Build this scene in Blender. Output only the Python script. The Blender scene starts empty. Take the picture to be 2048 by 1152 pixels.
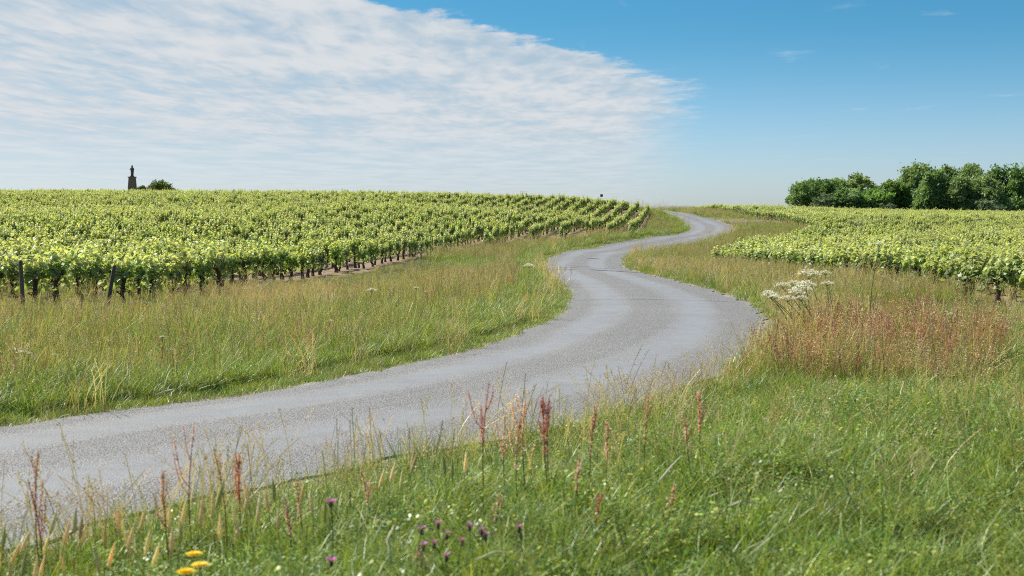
import bpy, math, random
import numpy as np
from mathutils import Vector, Matrix, Euler

R = math.radians
rng = np.random.default_rng(7)
random.seed(7)
sc = bpy.context.scene
COL = sc.collection

# ------------------------------------------------------------------ camera
EYE = 1.6
PITCH = math.atan((576 - 445) / 2844.0)
FPX = 2844.0                                   # 50 mm lens on a 36 mm sensor, 2048 px wide
cam = bpy.data.cameras.new("camera")
cam.lens = 50.0
cam.sensor_width = 36.0
cam.clip_start = 0.05
cam.clip_end = 6000.0
cam.dof.use_dof = True
cam.dof.focus_distance = 27.0
cam.dof.aperture_fstop = 4.5
camo = bpy.data.objects.new("camera", cam)
camo.location = (0, 0, EYE)
camo.rotation_euler = (math.pi / 2 - PITCH, 0, 0)
COL.objects.link(camo)
sc.camera = camo

# ------------------------------------------------------------------ light and exposure
SUN_TO = Vector((-0.72, 0.42, 1.0)).normalized()   # from the ground towards the sun: high, from the left
sun = bpy.data.lights.new("sun", 'SUN')
sun.energy = 4.2
sun.angle = R(0.53)
sun.color = (1.0, 0.955, 0.89)
suno = bpy.data.objects.new("sun", sun)
suno.rotation_euler = SUN_TO.to_track_quat('Z', 'Y').to_euler()
suno.location = (-60, 20, 100)
COL.objects.link(suno)

vs = sc.view_settings
vs.view_transform = 'Standard'
vs.look = 'None'
vs.gamma = 1.0
vs.exposure = 0.95
vs.use_curve_mapping = False
sc.render.engine = 'CYCLES'
cy = sc.cycles
cy.max_bounces = 7
cy.diffuse_bounces = 3
cy.glossy_bounces = 2
cy.transmission_bounces = 4
cy.transparent_max_bounces = 4
cy.use_denoising = False
cy.sample_clamp_indirect = 6.0
cy.filter_width = 1.05


class NT:
    """tiny helper to write node trees"""
    def __init__(self, tree):
        self.t = tree
        self.n = tree.nodes
        self.l = tree.links

    def new(self, kind, **kw):
        nd = self.n.new(kind)
        for k, v in kw.items():
            setattr(nd, k, v)
        return nd

    def put(self, sock, v):
        if hasattr(v, 'links') or isinstance(v, bpy.types.NodeSocket):
            self.l.new(v, sock)
        else:
            if sock.type == 'RGBA' and len(v) == 3:
                v = (*v, 1.0)
            sock.default_value = v

    def math(self, op, a, b=0.0, c=0.0, clamp=False):
        nd = self.new('ShaderNodeMath', operation=op, use_clamp=clamp)
        self.put(nd.inputs[0], a)
        self.put(nd.inputs[1], b)
        if op in ('MULTIPLY_ADD', 'SMOOTH_MIN', 'SMOOTH_MAX', 'COMPARE', 'WRAP'):
            self.put(nd.inputs[2], c)
        return nd.outputs[0]

    def ramp(self, v, lo, hi, a=0.0, b=1.0, smooth=True):
        nd = self.new('ShaderNodeMapRange', interpolation_type='SMOOTHSTEP' if smooth else 'LINEAR', clamp=True)
        self.put(nd.inputs[0], v)
        self.put(nd.inputs[1], lo)
        self.put(nd.inputs[2], hi)
        self.put(nd.inputs[3], a)
        self.put(nd.inputs[4], b)
        return nd.outputs[0]

    def mix(self, f, a, b, blend='MIX'):
        nd = self.new('ShaderNodeMix', data_type='RGBA', blend_type=blend)
        self.put(nd.inputs[0], f)
        self.put(nd.inputs[6], a)
        self.put(nd.inputs[7], b)
        return nd.outputs[2]

    def noise(self, vec, scale, detail=3.0, rough=0.55, dist=0.0, dim='3D'):
        nd = self.new('ShaderNodeTexNoise', noise_dimensions=dim)
        if vec is not None:
            self.put(nd.inputs['Vector'], vec)
        nd.inputs['Scale'].default_value = scale
        nd.inputs['Detail'].default_value = detail
        nd.inputs['Roughness'].default_value = rough
        nd.inputs['Distortion'].default_value = dist
        return nd.outputs[0]

    def xyz(self, x, y, z):
        nd = self.new('ShaderNodeCombineXYZ')
        for i, v in enumerate((x, y, z)):
            self.put(nd.inputs[i], v)
        return nd.outputs[0]

    def attr(self, name):
        return self.new('ShaderNodeAttribute', attribute_name=name)


# ------------------------------------------------------------------ sky
world = bpy.data.worlds.new("World")
sc.world = world
world.use_nodes = True
w = NT(world.node_tree)
w.n.clear()
sky = w.new('ShaderNodeTexSky', sky_type='NISHITA')
sky.sun_disc = False
sky.sun_elevation = math.asin(SUN_TO.z)
sky.sun_rotation = math.atan2(SUN_TO.x, SUN_TO.y)
sky.air_density = 1.0
sky.dust_density = 0.6
sky.ozone_density = 2.0
geo = w.new('ShaderNodeTexCoord')
sep = w.new('ShaderNodeSeparateXYZ')
w.l.new(geo.outputs['Generated'], sep.inputs[0])
dx, dy, dz = sep.outputs
el = w.math('MAXIMUM', dz, 0.012)
# deep polarised blue away from the horizon, milky near it
tint = w.mix(w.ramp(dz, 0.0, 0.15), (0.65, 0.76, 1.0), (0.19, 0.50, 0.66))
tint = w.mix(w.ramp(dz, 0.16, 0.75), tint, (0.75, 0.85, 0.85))
blue = w.mix(1.0, sky.outputs[0], tint, 'MULTIPLY')
# high cloud sheet, laid out on a plane overhead
pu = w.math('DIVIDE', dx, el)
pv = w.math('DIVIDE', dy, el)
pvec = w.xyz(pu, pv, 0.0)
n_edge = w.noise(pvec, 0.9, 4.0, 0.6)
n_edge2 = w.noise(w.xyz(pu, w.math('MULTIPLY', pv, 0.45), 0.0), 4.5, 5.0, 0.65)
line1 = w.math('MULTIPLY_ADD', pv, 0.49, -3.66)
line2 = w.math('MULTIPLY_ADD', pv, 0.135, 0.02)
e = w.math('SUBTRACT', w.math('MINIMUM', line1, line2), pu)
e = w.math('ADD', e, w.math('MULTIPLY_ADD', n_edge, 0.9, -0.45))
e = w.math('ADD', e, w.math('MULTIPLY_ADD', n_edge2, 0.9, -0.45))
soft = w.math('MULTIPLY_ADD', w.math('MAXIMUM', w.math('SUBTRACT', pv, 8.0), 0.0), 0.10, 0.22)
mask = w.ramp(w.math('DIVIDE', e, soft), 0.0, 1.0)
ripple = w.noise(w.xyz(pu, w.math('MULTIPLY', pv, 0.26), 3.1), 6.5, 4.0, 0.55, 0.35)
billow = w.noise(w.xyz(pu, w.math('MULTIPLY', pv, 0.4), 7.7), 1.3, 4.0, 0.6)
calm = w.ramp(pv, 10.0, 26.0)
ripple = w.math('ADD', w.math('MULTIPLY', ripple, w.math('SUBTRACT', 1.0, w.math('MULTIPLY', calm, 0.85))), w.math('MULTIPLY', calm, 0.45))
dens = w.math('ADD', w.math('MULTIPLY', ripple, 0.62), w.math('MULTIPLY', billow, 0.98))
cover = w.ramp(dens, 0.5, 0.95, 0.62, 1.0)
lowfade = w.ramp(dz, 0.005, 0.075, 0.45, 1.0)
alpha = w.math('MULTIPLY', w.math('MULTIPLY', mask, cover), lowfade)
cloudc = w.mix(w.ramp(dens, 0.55, 1.0), (3.55, 3.95, 4.3), (4.55, 4.78, 5.0))
skyc = w.mix(alpha, blue, cloudc)
# faint wisps low in the clear part
wisp = w.noise(w.xyz(w.math('MULTIPLY', pu, 1.0), w.math('MULTIPLY', pv, 0.5), 1.0), 1.4, 5.0, 0.65, 0.6)
wa = w.math('MULTIPLY', w.ramp(wisp, 0.58, 0.8, 0.0, 0.35), w.ramp(dz, 0.015, 0.05))
skyc = w.mix(wa, skyc, (4.9, 5.2, 5.4))
bg = w.new('ShaderNodeBackground')
w.l.new(skyc, bg.inputs['Color'])
bg.inputs['Strength'].default_value = 0.08
wo = w.new('ShaderNodeOutputWorld')
w.l.new(bg.outputs[0], wo.inputs['Surface'])

# ------------------------------------------------------------------ helpers
def ray(px, py):
    """direction through a point of the photograph, scaled to depth 1"""
    a = (px - 1024) / FPX
    b = (576 - py) / FPX
    y = math.cos(PITCH) + b * math.sin(PITCH)
    z = -math.sin(PITCH) + b * math.cos(PITCH)
    return a / y, z / y


def at(px, py, d):
    a, z = ray(px, py)
    return (a * d, d, EYE + z * d)


def tag(o, label=None, cat=None, group=None, kind=None):
    if label: o['label'] = label
    if cat: o['category'] = cat
    if group: o['group'] = group
    if kind: o['kind'] = kind
    return o


def empty(name, loc, rz=0.0):
    o = bpy.data.objects.new(name, None)
    o.empty_display_size = 0.2
    o.location = loc
    o.rotation_euler = (0, 0, rz)
    COL.objects.link(o)
    return o


class MB:
    """collects vertices, faces and a colour per vertex; builds ONE mesh"""
    def __init__(self):
        self.v, self.f, self.c, self.m = [], [], [], []

    def add(self, vs, fs, col=(1, 1, 1), mat=0):
        b = len(self.v)
        self.v.extend(vs)
        if col and isinstance(col[0], (tuple, list)):
            self.c.extend(col)
        else:
            self.c.extend([col] * len(vs))
        self.f.extend([tuple(i + b for i in f) for f in fs])
        self.m.extend([mat] * len(fs))

    def tube(self, pts, radii, n=6, col=(1, 1, 1), mat=0, cap=True):
        rings = []
        for i, p in enumerate(pts):
            p = Vector(p)
            t = Vector(pts[min(i + 1, len(pts) - 1)]) - Vector(pts[max(i - 1, 0)])
            if t.length < 1e-9: t = Vector((0, 0, 1))
            t.normalize()
            a = t.orthogonal().normalized() if abs(t.z) < 0.9 else Vector((1, 0, 0)).cross(t).normalized()
            b2 = t.cross(a)
            rings.append([tuple(p + (a * math.cos(k * 2 * math.pi / n) + b2 * math.sin(k * 2 * math.pi / n)) * radii[i]) for k in range(n)])
        vs = [q for r in rings for q in r]
        fs = []
        for i in range(len(pts) - 1):
            for k in range(n):
                fs.append((i * n + k, i * n + (k + 1) % n, (i + 1) * n + (k + 1) % n, (i + 1) * n + k))
        if cap:
            fs.append(tuple(range((len(pts) - 1) * n, len(pts) * n)))
            fs.append(tuple(reversed(range(n))))
        self.add(vs, fs, col, mat)

    def mesh(self, name, mats, smooth=True):
        me = bpy.data.meshes.new(name)
        me.from_pydata(self.v, [], self.f)
        at_ = me.color_attributes.new('tint', 'FLOAT_COLOR', 'POINT')
        arr = np.ones((len(self.v), 4), np.float32)
        arr[:, :3] = np.array(self.c, np.float32).reshape(-1, 3)
        at_.data.foreach_set('color', arr.ravel())
        for m in (mats if isinstance(mats, (list, tuple)) else [mats]):
            me.materials.append(m)
        me.polygons.foreach_set('material_index', np.array(self.m, np.int32))
        me.polygons.foreach_set('use_smooth', np.full(len(self.f), smooth))
        me.update()
        return me

    def build(self, name, mats, parent=None, smooth=True, link=True):
        o = bpy.data.objects.new(name, self.mesh(name, mats, smooth))
        if link: COL.objects.link(o)
        if parent: o.parent = parent
        return o


def copy_tree(o, parent=None):
    c = o.copy()
    COL.objects.link(c)
    c.parent = parent
    for ch in o.children:
        copy_tree(ch, c)
    return c


# ------------------------------------------------------------------ materials
def base_mat(name):
    m = bpy.data.materials.new(name)
    m.use_nodes = True
    t = NT(m.node_tree)
    p = t.n['Principled BSDF']
    return m, t, p


def leaf_mat(name, trans=0.35, rough=0.5, spec=0.3, var=0.25, hue=0.02):
    """thin living tissue: tinted by its own colour, shifts from plant to plant"""
    m, t, p = base_mat(name)
    c = t.attr('tint').outputs['Color']
    rnd = t.new('ShaderNodeObjectInfo').outputs['Random']
    hs = t.new('ShaderNodeHueSaturation')
    t.put(hs.inputs['Hue'], t.math('MULTIPLY_ADD', rnd, hue * 2, 0.5 - hue))
    t.put(hs.inputs['Value'], t.math('MULTIPLY_ADD', t.math('FRACT', t.math('MULTIPLY', rnd, 17.3)), var * 2, 1.0 - var))
    t.put(hs.inputs['Saturation'], t.math('MULTIPLY_ADD', t.math('FRACT', t.math('MULTIPLY', rnd, 5.7)), 0.2, 0.9))
    t.put(hs.inputs['Color'], c)
    col = hs.outputs[0]
    t.put(p.inputs['Base Color'], col)
    p.inputs['Roughness'].default_value = rough
    p.inputs['Specular IOR Level'].default_value = spec
    tr = t.new('ShaderNodeBsdfTranslucent')
    t.put(tr.inputs['Color'], t.mix(1.0, col, (1.25, 1.15, 0.6), 'MULTIPLY'))
    mx = t.new('ShaderNodeMixShader')
    mx.inputs[0].default_value = trans
    t.l.new(p.outputs[0], mx.inputs[1])
    t.l.new(tr.outputs[0], mx.inputs[2])
    t.l.new(mx.outputs[0], t.n['Material Output'].inputs['Surface'])
    return m


def tint_mat(name, rough=0.8, spec=0.2, noise=0.0, scale=8.0, bump=0.0):
    m, t, p = base_mat(name)
    c = t.attr('tint').outputs['Color']
    if noise:
        tc = t.new('ShaderNodeTexCoord').outputs['Object']
        n = t.noise(tc, scale, 5.0, 0.65)
        c = t.mix(1.0, c, t.mix(n, (1 - noise,) * 3, (1 + noise,) * 3), 'MULTIPLY')
        if bump:
            b = t.new('ShaderNodeBump')
            b.inputs['Strength'].default_value = bump
            b.inputs['Distance'].default_value = 0.02
            t.put(b.inputs['Height'], n)
            t.l.new(b.outputs[0], p.inputs['Normal'])
    t.put(p.inputs['Base Color'], c)
    p.inputs['Roughness'].default_value = rough
    p.inputs['Specular IOR Level'].default_value = spec
    return m


M_GRASS = leaf_mat('grass_blade', 0.36, 0.40, 0.4, 0.32, 0.025)
M_SEED = leaf_mat('seed_head', 0.25, 0.7, 0.15, 0.2, 0.02)
M_VINE = leaf_mat('vine_leaf', 0.5, 0.42, 0.4, 0.14, 0.012)
M_TREE = leaf_mat('tree_leaf', 0.38, 0.5, 0.3, 0.12, 0.015)
M_PETAL = leaf_mat('petal', 0.3, 0.6, 0.15, 0.05, 0.005)
M_BARK = tint_mat('bark', 0.9, 0.1, 0.55, 14.0, 0.7)
M_WOOD = tint_mat('weathered_wood', 0.85, 0.15, 0.45, 22.0, 0.5)
M_STONE = tint_mat('lichened_stone', 0.9, 0.15, 0.5, 3.5, 0.5)
M_PAINT = tint_mat('painted_metal', 0.45, 0.4, 0.1, 6.0)

# ------------------------------------------------------------------ terrain
CTRL = []   # world (x, y, z)
for x in (-24, -12, -5, 0, 5, 12, 24):
    for y in (-15, 0, 8, 16):
        CTRL.append((x, y, 0.0))
for p in [  # places read off the photograph: pixel and how far they are
    (0, 615, 26), (380, 592, 31), (720, 547, 49), (900, 506, 70), (1050, 484, 84), (1189, 469, 96), (1265, 468, 101),
    (-500, 620, 26),
    (1140, 622, 25.7), (1520, 640, 23.3), (1420, 583, 34), (1350, 565, 41), (1290, 552, 48), (1135, 578, 36), (1115, 549, 50),
    (1097, 521, 68), (1243, 538, 57), (1250, 511, 74), (1200, 501, 85), (1300, 487, 97), (1372, 473, 107), (1388, 463, 114),
    (1480, 458, 112), (1376, 448, 127), (1422, 438, 137), (1341, 433, 147), (1371, 426, 160), (1312, 423, 173), (1335, 420, 182),
    (1210, 415, 146), (1100, 411, 152), (800, 403, 166), (400, 398, 178), (0, 397, 184), (-400, 397, 186),
    (400, 433, 108), (0, 433, 110), (800, 434, 108), (0, 468, 70), (400, 470, 70), (-400, 440, 100),
    (2048, 624, 26), (1850, 594, 31), (1430, 545, 60), (1640, 455, 112), (1560, 441, 132), (1500, 433, 152), (1400, 424, 196),
    (2048, 437, 200), (1700, 432, 205), (2048, 486, 88), (1800, 501, 78), (2300, 448, 160), (1800, 448, 140), (1600, 520, 66),
    (1750, 553, 49), (2048, 556, 47),
]:
    CTRL.append(at(*p))
for x, y, z in [(-90, 270, 3.6), (-20, 270, 3.4), (-60, 225, 4.6), (-10, 210, 3.9), (30, 270, 2.7), (100, 270, 2.6), (-90, 360, 3.0), (0, 360, 2.6), (100, 360, 2.4), (200, 360, 2.0), (-130, 120, 3.6), (120, 120, 1.2), (160, 220, 2.2)]:
    CTRL.append((x, y, z))
CTRL = np.array(CTRL)


def warp(x, y):
    yy = np.maximum(y, -22.0)
    return 30.0 * x / (yy + 30.0), 30.0 * np.log1p(yy / 30.0)


def _phi(r2):
    return np.where(r2 > 1e-12, 0.5 * r2 * np.log(np.maximum(r2, 1e-12)), 0.0)


_cu, _cv = warp(CTRL[:, 0], CTRL[:, 1])
_n = len(CTRL)
_A = np.zeros((_n + 3, _n + 3))
_A[:_n, :_n] = _phi((_cu[:, None] - _cu) ** 2 + (_cv[:, None] - _cv) ** 2) + np.eye(_n) * 1.0
_A[:_n, _n] = 1; _A[:_n, _n + 1] = _cu; _A[:_n, _n + 2] = _cv
_A[_n:, :_n] = _A[:_n, _n:].T
_W = np.linalg.solve(_A, np.concatenate([CTRL[:, 2], np.zeros(3)]))


def sstep(a, b, x):
    t = np.clip((x - a) / (b - a), 0, 1)
    return t * t * (3 - 2 * t)


# the lane: centre line on the ground (x, y)
LANE = [(-34, -40), (-22, -17), (-12, -3.5), (-8.0, 2.1), (-5.0, 6.3), (-2.45, 10.15), (-0.35, 13.3), (1.28, 17.6), (2.27, 22.3), (2.8, 27), (3.08, 34),
        (3.08, 45), (2.98, 55), (3.15, 63), (3.95, 72), (5.8, 82), (8.6, 92), (12.2, 102), (15.2, 110.5), (16.8, 120), (17.3, 131), (17.5, 143),
        (17.8, 157), (17.9, 175), (17.4, 200), (15.5, 240), (10, 300)]


def catmull(pts, step=0.4):
    out = []
    P = [np.array(p, float) for p in pts]
    P = [2 * P[0] - P[1]] + P + [2 * P[-1] - P[-2]]
    for i in range(1, len(P) - 2):
        p0, p1, p2, p3 = P[i - 1:i + 3]
        n = max(2, int(np.linalg.norm(p2 - p1) / step))
        for k in range(n):
            t = k / n
            out.append(0.5 * (2 * p1 + (p2 - p0) * t + (2 * p0 - 5 * p1 + 4 * p2 - p3) * t * t + (3 * p1 - p0 - 3 * p2 + p3) * t ** 3))
    out.append(P[-2])
    return np.array(out)


CL = catmull(LANE)
_tan = np.gradient(CL, axis=0)
_tan /= np.linalg.norm(_tan, axis=1)[:, None]
CLN = np.stack([_tan[:, 1], -_tan[:, 0]], 1)       # points to the right of the travel direction
CLS = np.concatenate([[0], np.cumsum(np.linalg.norm(np.diff(CL, axis=0), axis=1))])
HALF = 1.76


def lane_offset(x, y):
    """signed distance to the lane's centre line, right side positive, and the position along it"""
    x = np.atleast_1d(np.asarray(x, float)); y = np.atleast_1d(np.asarray(y, float))
    s = np.empty(len(x)); t = np.empty(len(x))
    for a in range(0, len(x), 4000):
        d2 = (x[a:a + 4000, None] - CL[:, 0]) ** 2 + (y[a:a + 4000, None] - CL[:, 1]) ** 2
        k = d2.argmin(1)
        sg = (x[a:a + 4000] - CL[k, 0]) * CLN[k, 0] + (y[a:a + 4000] - CL[k, 1]) * CLN[k, 1]
        s[a:a + 4000] = np.sign(sg) * np.sqrt(d2[np.arange(len(k)), k])
        t[a:a + 4000] = CLS[k]
    return s, t


def vnoise(x, y, seed=0):
    """cheap smooth noise, about -1..1"""
    r = np.random.default_rng(100 + seed)
    out = 0
    for k in range(5):
        a = r.uniform(0, 2 * math.pi); f = r.uniform(0.7, 1.6); ph = r.uniform(0, 6.28)
        b = r.uniform(0, 2 * math.pi); g = r.uniform(0.7, 1.6); ph2 = r.uniform(0, 6.28)
        out = out + np.sin((x * math.cos(a) + y * math.sin(a)) * f + ph) * np.sin((x * math.cos(b) + y * math.sin(b)) * g + ph2)
    return out / 2.6


def ground_z(x, y, off=None):
    x = np.atleast_1d(np.asarray(x, float)); y = np.atleast_1d(np.asarray(y, float))
    z = np.empty(len(x))
    for a in range(0, len(x), 20000):
        u, v = warp(x[a:a + 20000], y[a:a + 20000])
        z[a:a + 20000] = _phi((u[:, None] - _cu) ** 2 + (v[:, None] - _cv) ** 2) @ _W[:_n] + _W[_n] + _W[_n + 1] * u + _W[_n + 2] * v
    far = np.maximum(sstep(140, 420, np.abs(x)), np.maximum(sstep(330, 600, y), sstep(15, 22, -y)))
    z = z * (1 - far)
    s, _ = lane_offset(x, y) if off is None else off
    # the bank the photographer stands on, and the uneven verges
    e = s - HALF
    z = z + 0.24 * sstep(0.5, 3.2, e) * (1 - sstep(8.0, 14.0, y)) * (1 - sstep(6, 12, x))
    verge = sstep(0.1, 1.2, np.abs(s) - HALF)
    z = z + verge * (0.05 * vnoise(x * 2.2, y * 2.2, 1) + 0.05 * vnoise(x * 0.5, y * 0.5, 2)) * (1 - far)
    z = z + sstep(3, 12, np.abs(s) - HALF) * 0.12 * vnoise(x * 0.11, y * 0.11, 3) * sstep(30, 70, y) * (1 - far)
    return z


def gz(x, y):
    return float(ground_z([x], [y])[0])


def axis(segs):
    out = [segs[0][0]]
    for a, b, st in segs:
        n = max(1, int(round((b - a) / st)))
        out.extend([a + (b - a) * (k + 1) / n for k in range(n)])
    return np.array(out)


gx = axis([(-3000, -600, 300), (-600, -150, 50), (-150, -40, 4), (-40, -14, 1.0), (-14, 24, 0.3), (24, 60, 1.0), (60, 160, 4), (160, 600, 50), (600, 3000, 300)])
gy = axis([(-1500, -100, 200), (-100, -20, 10), (-20, 3, 1.0), (3, 40, 0.3), (40, 120, 0.8), (120, 250, 2.5), (250, 420, 10), (420, 1000, 60), (1000, 4200, 320)])

# vineyard outlines on the ground
def poly_from(px):
    return np.array([at(*p)[:2] if len(p) == 3 else p for p in px])


FIELD_L = np.array([(-60, 22.5), (-26, 23), (-14.5, 24), (-9.2, 25.0), (-6.5, 28.3), (-6.9, 34), (-6.3, 42), (-5.1, 49.5), (-3.4, 68), (0.9, 84), (5.6, 96.5), (8.7, 101), (10.3, 112), (12.4, 128),
                    (13.6, 142), (13.3, 152), (11.2, 160), (11.5, 176), (8, 225), (-110, 225), (-110, 22.5)])
FIELD_R = np.array([(9.1, 24.6), (8.8, 30), (8.6, 40), (8.6, 50), (8.7, 60), (11.2, 72), (16, 88), (21.5, 104), (23.0, 112), (23.8, 126), (24.6, 142), (25.6, 165), (26.5, 196), (27, 226), (120, 226), (120, 60), (60, 25), (24, 21.0), (13.5, 22.4), (11.2, 23.4)])


def inside(poly, x, y):
    x = np.asarray(x); y = np.asarray(y)
    c = np.zeros(x.shape, bool)
    j = len(poly) - 1
    for i in range(len(poly)):
        xi, yi = poly[i]; xj, yj = poly[j]
        c ^= ((yi > y) != (yj > y)) & (x < (xj - xi) * (y - yi) / (yj - yi + 1e-12) + xi)
        j = i
    return c


GX, GY = np.meshgrid(gx, gy)
fx, fy = GX.ravel(), GY.ravel()
offs = lane_offset(fx, fy)
fz = ground_z(fx, fy, offs)
me = bpy.data.meshes.new('ground')
nx, ny = len(gx), len(gy)
ii = np.arange(nx * ny).reshape(ny, nx)
quads = np.stack([ii[:-1, :-1], ii[:-1, 1:], ii[1:, 1:], ii[1:, :-1]], -1).reshape(-1, 4)
me.vertices.add(nx * ny)
me.vertices.foreach_set('co', np.stack([fx, fy, fz], 1).ravel())
me.loops.add(quads.size)
me.loops.foreach_set('vertex_index', quads.ravel().astype(np.int32))
me.polygons.add(len(quads))
me.polygons.foreach_set('loop_start', np.arange(0, quads.size, 4, dtype=np.int32))
me.polygons.foreach_set('use_smooth', np.ones(len(quads), bool))
me.update(calc_edges=True)
soil = np.where(inside(FIELD_L, fx, fy) | inside(FIELD_R, fx, fy), 1.0, 0.0)
e_r = np.abs(offs[0]) - HALF
grav = (1 - sstep(0.12, 0.42, e_r + 0.12 * vnoise(fx * 2.2, fy * 2.2, 9)))
dryp = np.exp(-((fx + 4.8) / 2.6) ** 2 - ((fy - 31.5) / 3.5) ** 2) + 0.8 * np.exp(-((fx - 21) / 5) ** 2 - ((fy - 137) / 9) ** 2) + 0.6 * np.exp(-((fx - 2.4) / 3.5) ** 2 - ((fy - 85) / 6) ** 2)
ca = me.color_attributes.new('zone', 'FLOAT_COLOR', 'POINT')
ca.data.foreach_set('color', np.stack([soil, grav, np.clip(dryp, 0, 1), np.ones_like(soil)], 1).astype(np.float32).ravel())
m, t, p = base_mat('soil_and_turf')
pos = t.new('ShaderNodeNewGeometry').outputs['Position']
z3 = t.new('ShaderNodeSeparateColor')
t.l.new(t.attr('zone').outputs['Color'], z3.inputs[0])
n1 = t.noise(pos, 1.6, 5, 0.6)
n2 = t.noise(pos, 14.0, 5, 0.7)
n3 = t.noise(pos, 60.0, 3, 0.7)
turf = t.mix(t.ramp(n1, 0.35, 0.65), (0.035, 0.05, 0.016), (0.075, 0.07, 0.032))
turf = t.mix(t.ramp(n2, 0.5, 0.8), turf, (0.11, 0.095, 0.05))
soilc = t.mix(n2, (0.17, 0.115, 0.075), (0.36, 0.265, 0.19))
soilc = t.mix(t.ramp(n1, 0.5, 0.68, 0.0, 0.75), soilc, (0.12, 0.13, 0.04))
gravc = t.mix(t.ramp(n3, 0.35, 0.65), (0.16, 0.125, 0.09), (0.42, 0.36, 0.28))
dryc = t.mix(n2, (0.26, 0.185, 0.125), (0.40, 0.31, 0.215))
c = t.mix(z3.outputs[0], turf, soilc)
c = t.mix(z3.outputs[2], c, dryc)
c = t.mix(z3.outputs[1], c, gravc)
t.put(p.inputs['Base Color'], c)
p.inputs['Roughness'].default_value = 0.95
p.inputs['Specular IOR Level'].default_value = 0.1
b = t.new('ShaderNodeBump')
b.inputs['Strength'].default_value = 0.8
b.inputs['Distance'].default_value = 0.03
t.put(b.inputs['Height'], t.math('ADD', n2, t.math('MULTIPLY', n3, 0.5)))
t.l.new(b.outputs[0], p.inputs['Normal'])
me.materials.append(m)
ground = bpy.data.objects.new('ground', me)
COL.objects.link(ground)
tag(ground, 'rolling ground of soil and turf under the vines and verges', 'ground', kind='structure')

# ------------------------------------------------------------------ the lane
def lane_mat():
    m, t, p = base_mat('chip_seal')
    uv = t.new('ShaderNodeUVMap', uv_map='lane').outputs[0]
    sp = t.new('ShaderNodeSeparateXYZ')
    t.l.new(uv, sp.inputs[0])
    u, v = sp.outputs[0], sp.outputs[1]
    pos = t.new('ShaderNodeNewGeometry').outputs['Position']
    big = t.noise(pos, 0.45, 4, 0.6)
    mid = t.noise(pos, 3.2, 5, 0.65)
    vo = t.new('ShaderNodeTexVoronoi', feature='F1')
    vo.inputs['Scale'].default_value = 80.0
    vo.inputs['Randomness'].default_value = 1.0
    t.put(vo.inputs['Vector'], pos)
    stone = t.new('ShaderNodeSeparateColor')
    t.l.new(vo.outputs['Color'], stone.inputs[0])
    streak = t.noise(t.xyz(t.math('MULTIPLY', u, 2.3), t.math('MULTIPLY', v, 0.12), 0), 1.0, 4, 0.6)
    # worn, polished wheel tracks
    uu = t.math('ADD', u, t.math('MULTIPLY_ADD', streak, 0.5, -0.25))
    tr1 = t.ramp(t.math('ABSOLUTE', t.math('SUBTRACT', uu, 0.62)), 0.1, 0.55, 1.0, 0.0)
    tr2 = t.ramp(t.math('ABSOLUTE', t.math('ADD', uu, 0.92)), 0.1, 0.5, 1.0, 0.0)
    track = t.math('MULTIPLY', t.math('MAXIMUM', tr1, tr2), t.ramp(t.math('ADD', big, t.math('MULTIPLY', streak, 0.4)), 0.45, 0.8, 0.65, 1.0))
    stonec = t.mix(stone.outputs[0], (0.125, 0.123, 0.118), (0.32, 0.314, 0.3))
    gap = t.ramp(vo.outputs['Distance'], 0.35, 0.75)
    base = t.mix(t.math('MULTIPLY', gap, 0.8), stonec, (0.07, 0.068, 0.064))
    flat = t.mix(mid, (0.215, 0.212, 0.204), (0.275, 0.271, 0.262))
    c = t.mix(t.math('MULTIPLY', track, 0.8), base, flat)
    c = t.mix(1.0, c, t.mix(t.ramp(t.math('ADD', t.math('MULTIPLY', big, 0.6), t.math('MULTIPLY', mid, 0.4)), 0.35, 0.65), (0.94, 0.92, 0.885), (1.06, 1.04, 1.0)), 'MULTIPLY')
    # dust towards the margins
    em = t.ramp(t.math('ADD', t.math('ABSOLUTE', u), t.math('MULTIPLY_ADD', mid, 0.5, -0.25)), 1.62, 1.95, 0.0, 0.55)
    c = t.mix(em, c, (0.34, 0.30, 0.245))
    t.put(p.inputs['Base Color'], c)
    t.put(p.inputs['Roughness'], t.math('MULTIPLY_ADD', track, -0.30, 0.72))
    p.inputs['Specular IOR Level'].default_value = 0.4
    b = t.new('ShaderNodeBump')
    b.inputs['Strength'].default_value = 1.0
    b.inputs['Distance'].default_value = 0.008
    t.put(b.inputs['Height'], t.math('MULTIPLY', t.math('SUBTRACT', 1.0, vo.outputs['Distance']), t.math('MULTIPLY_ADD', track, -0.75, 1.0)))
    t.l.new(b.outputs[0], p.inputs['Normal'])
    return m


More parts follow.
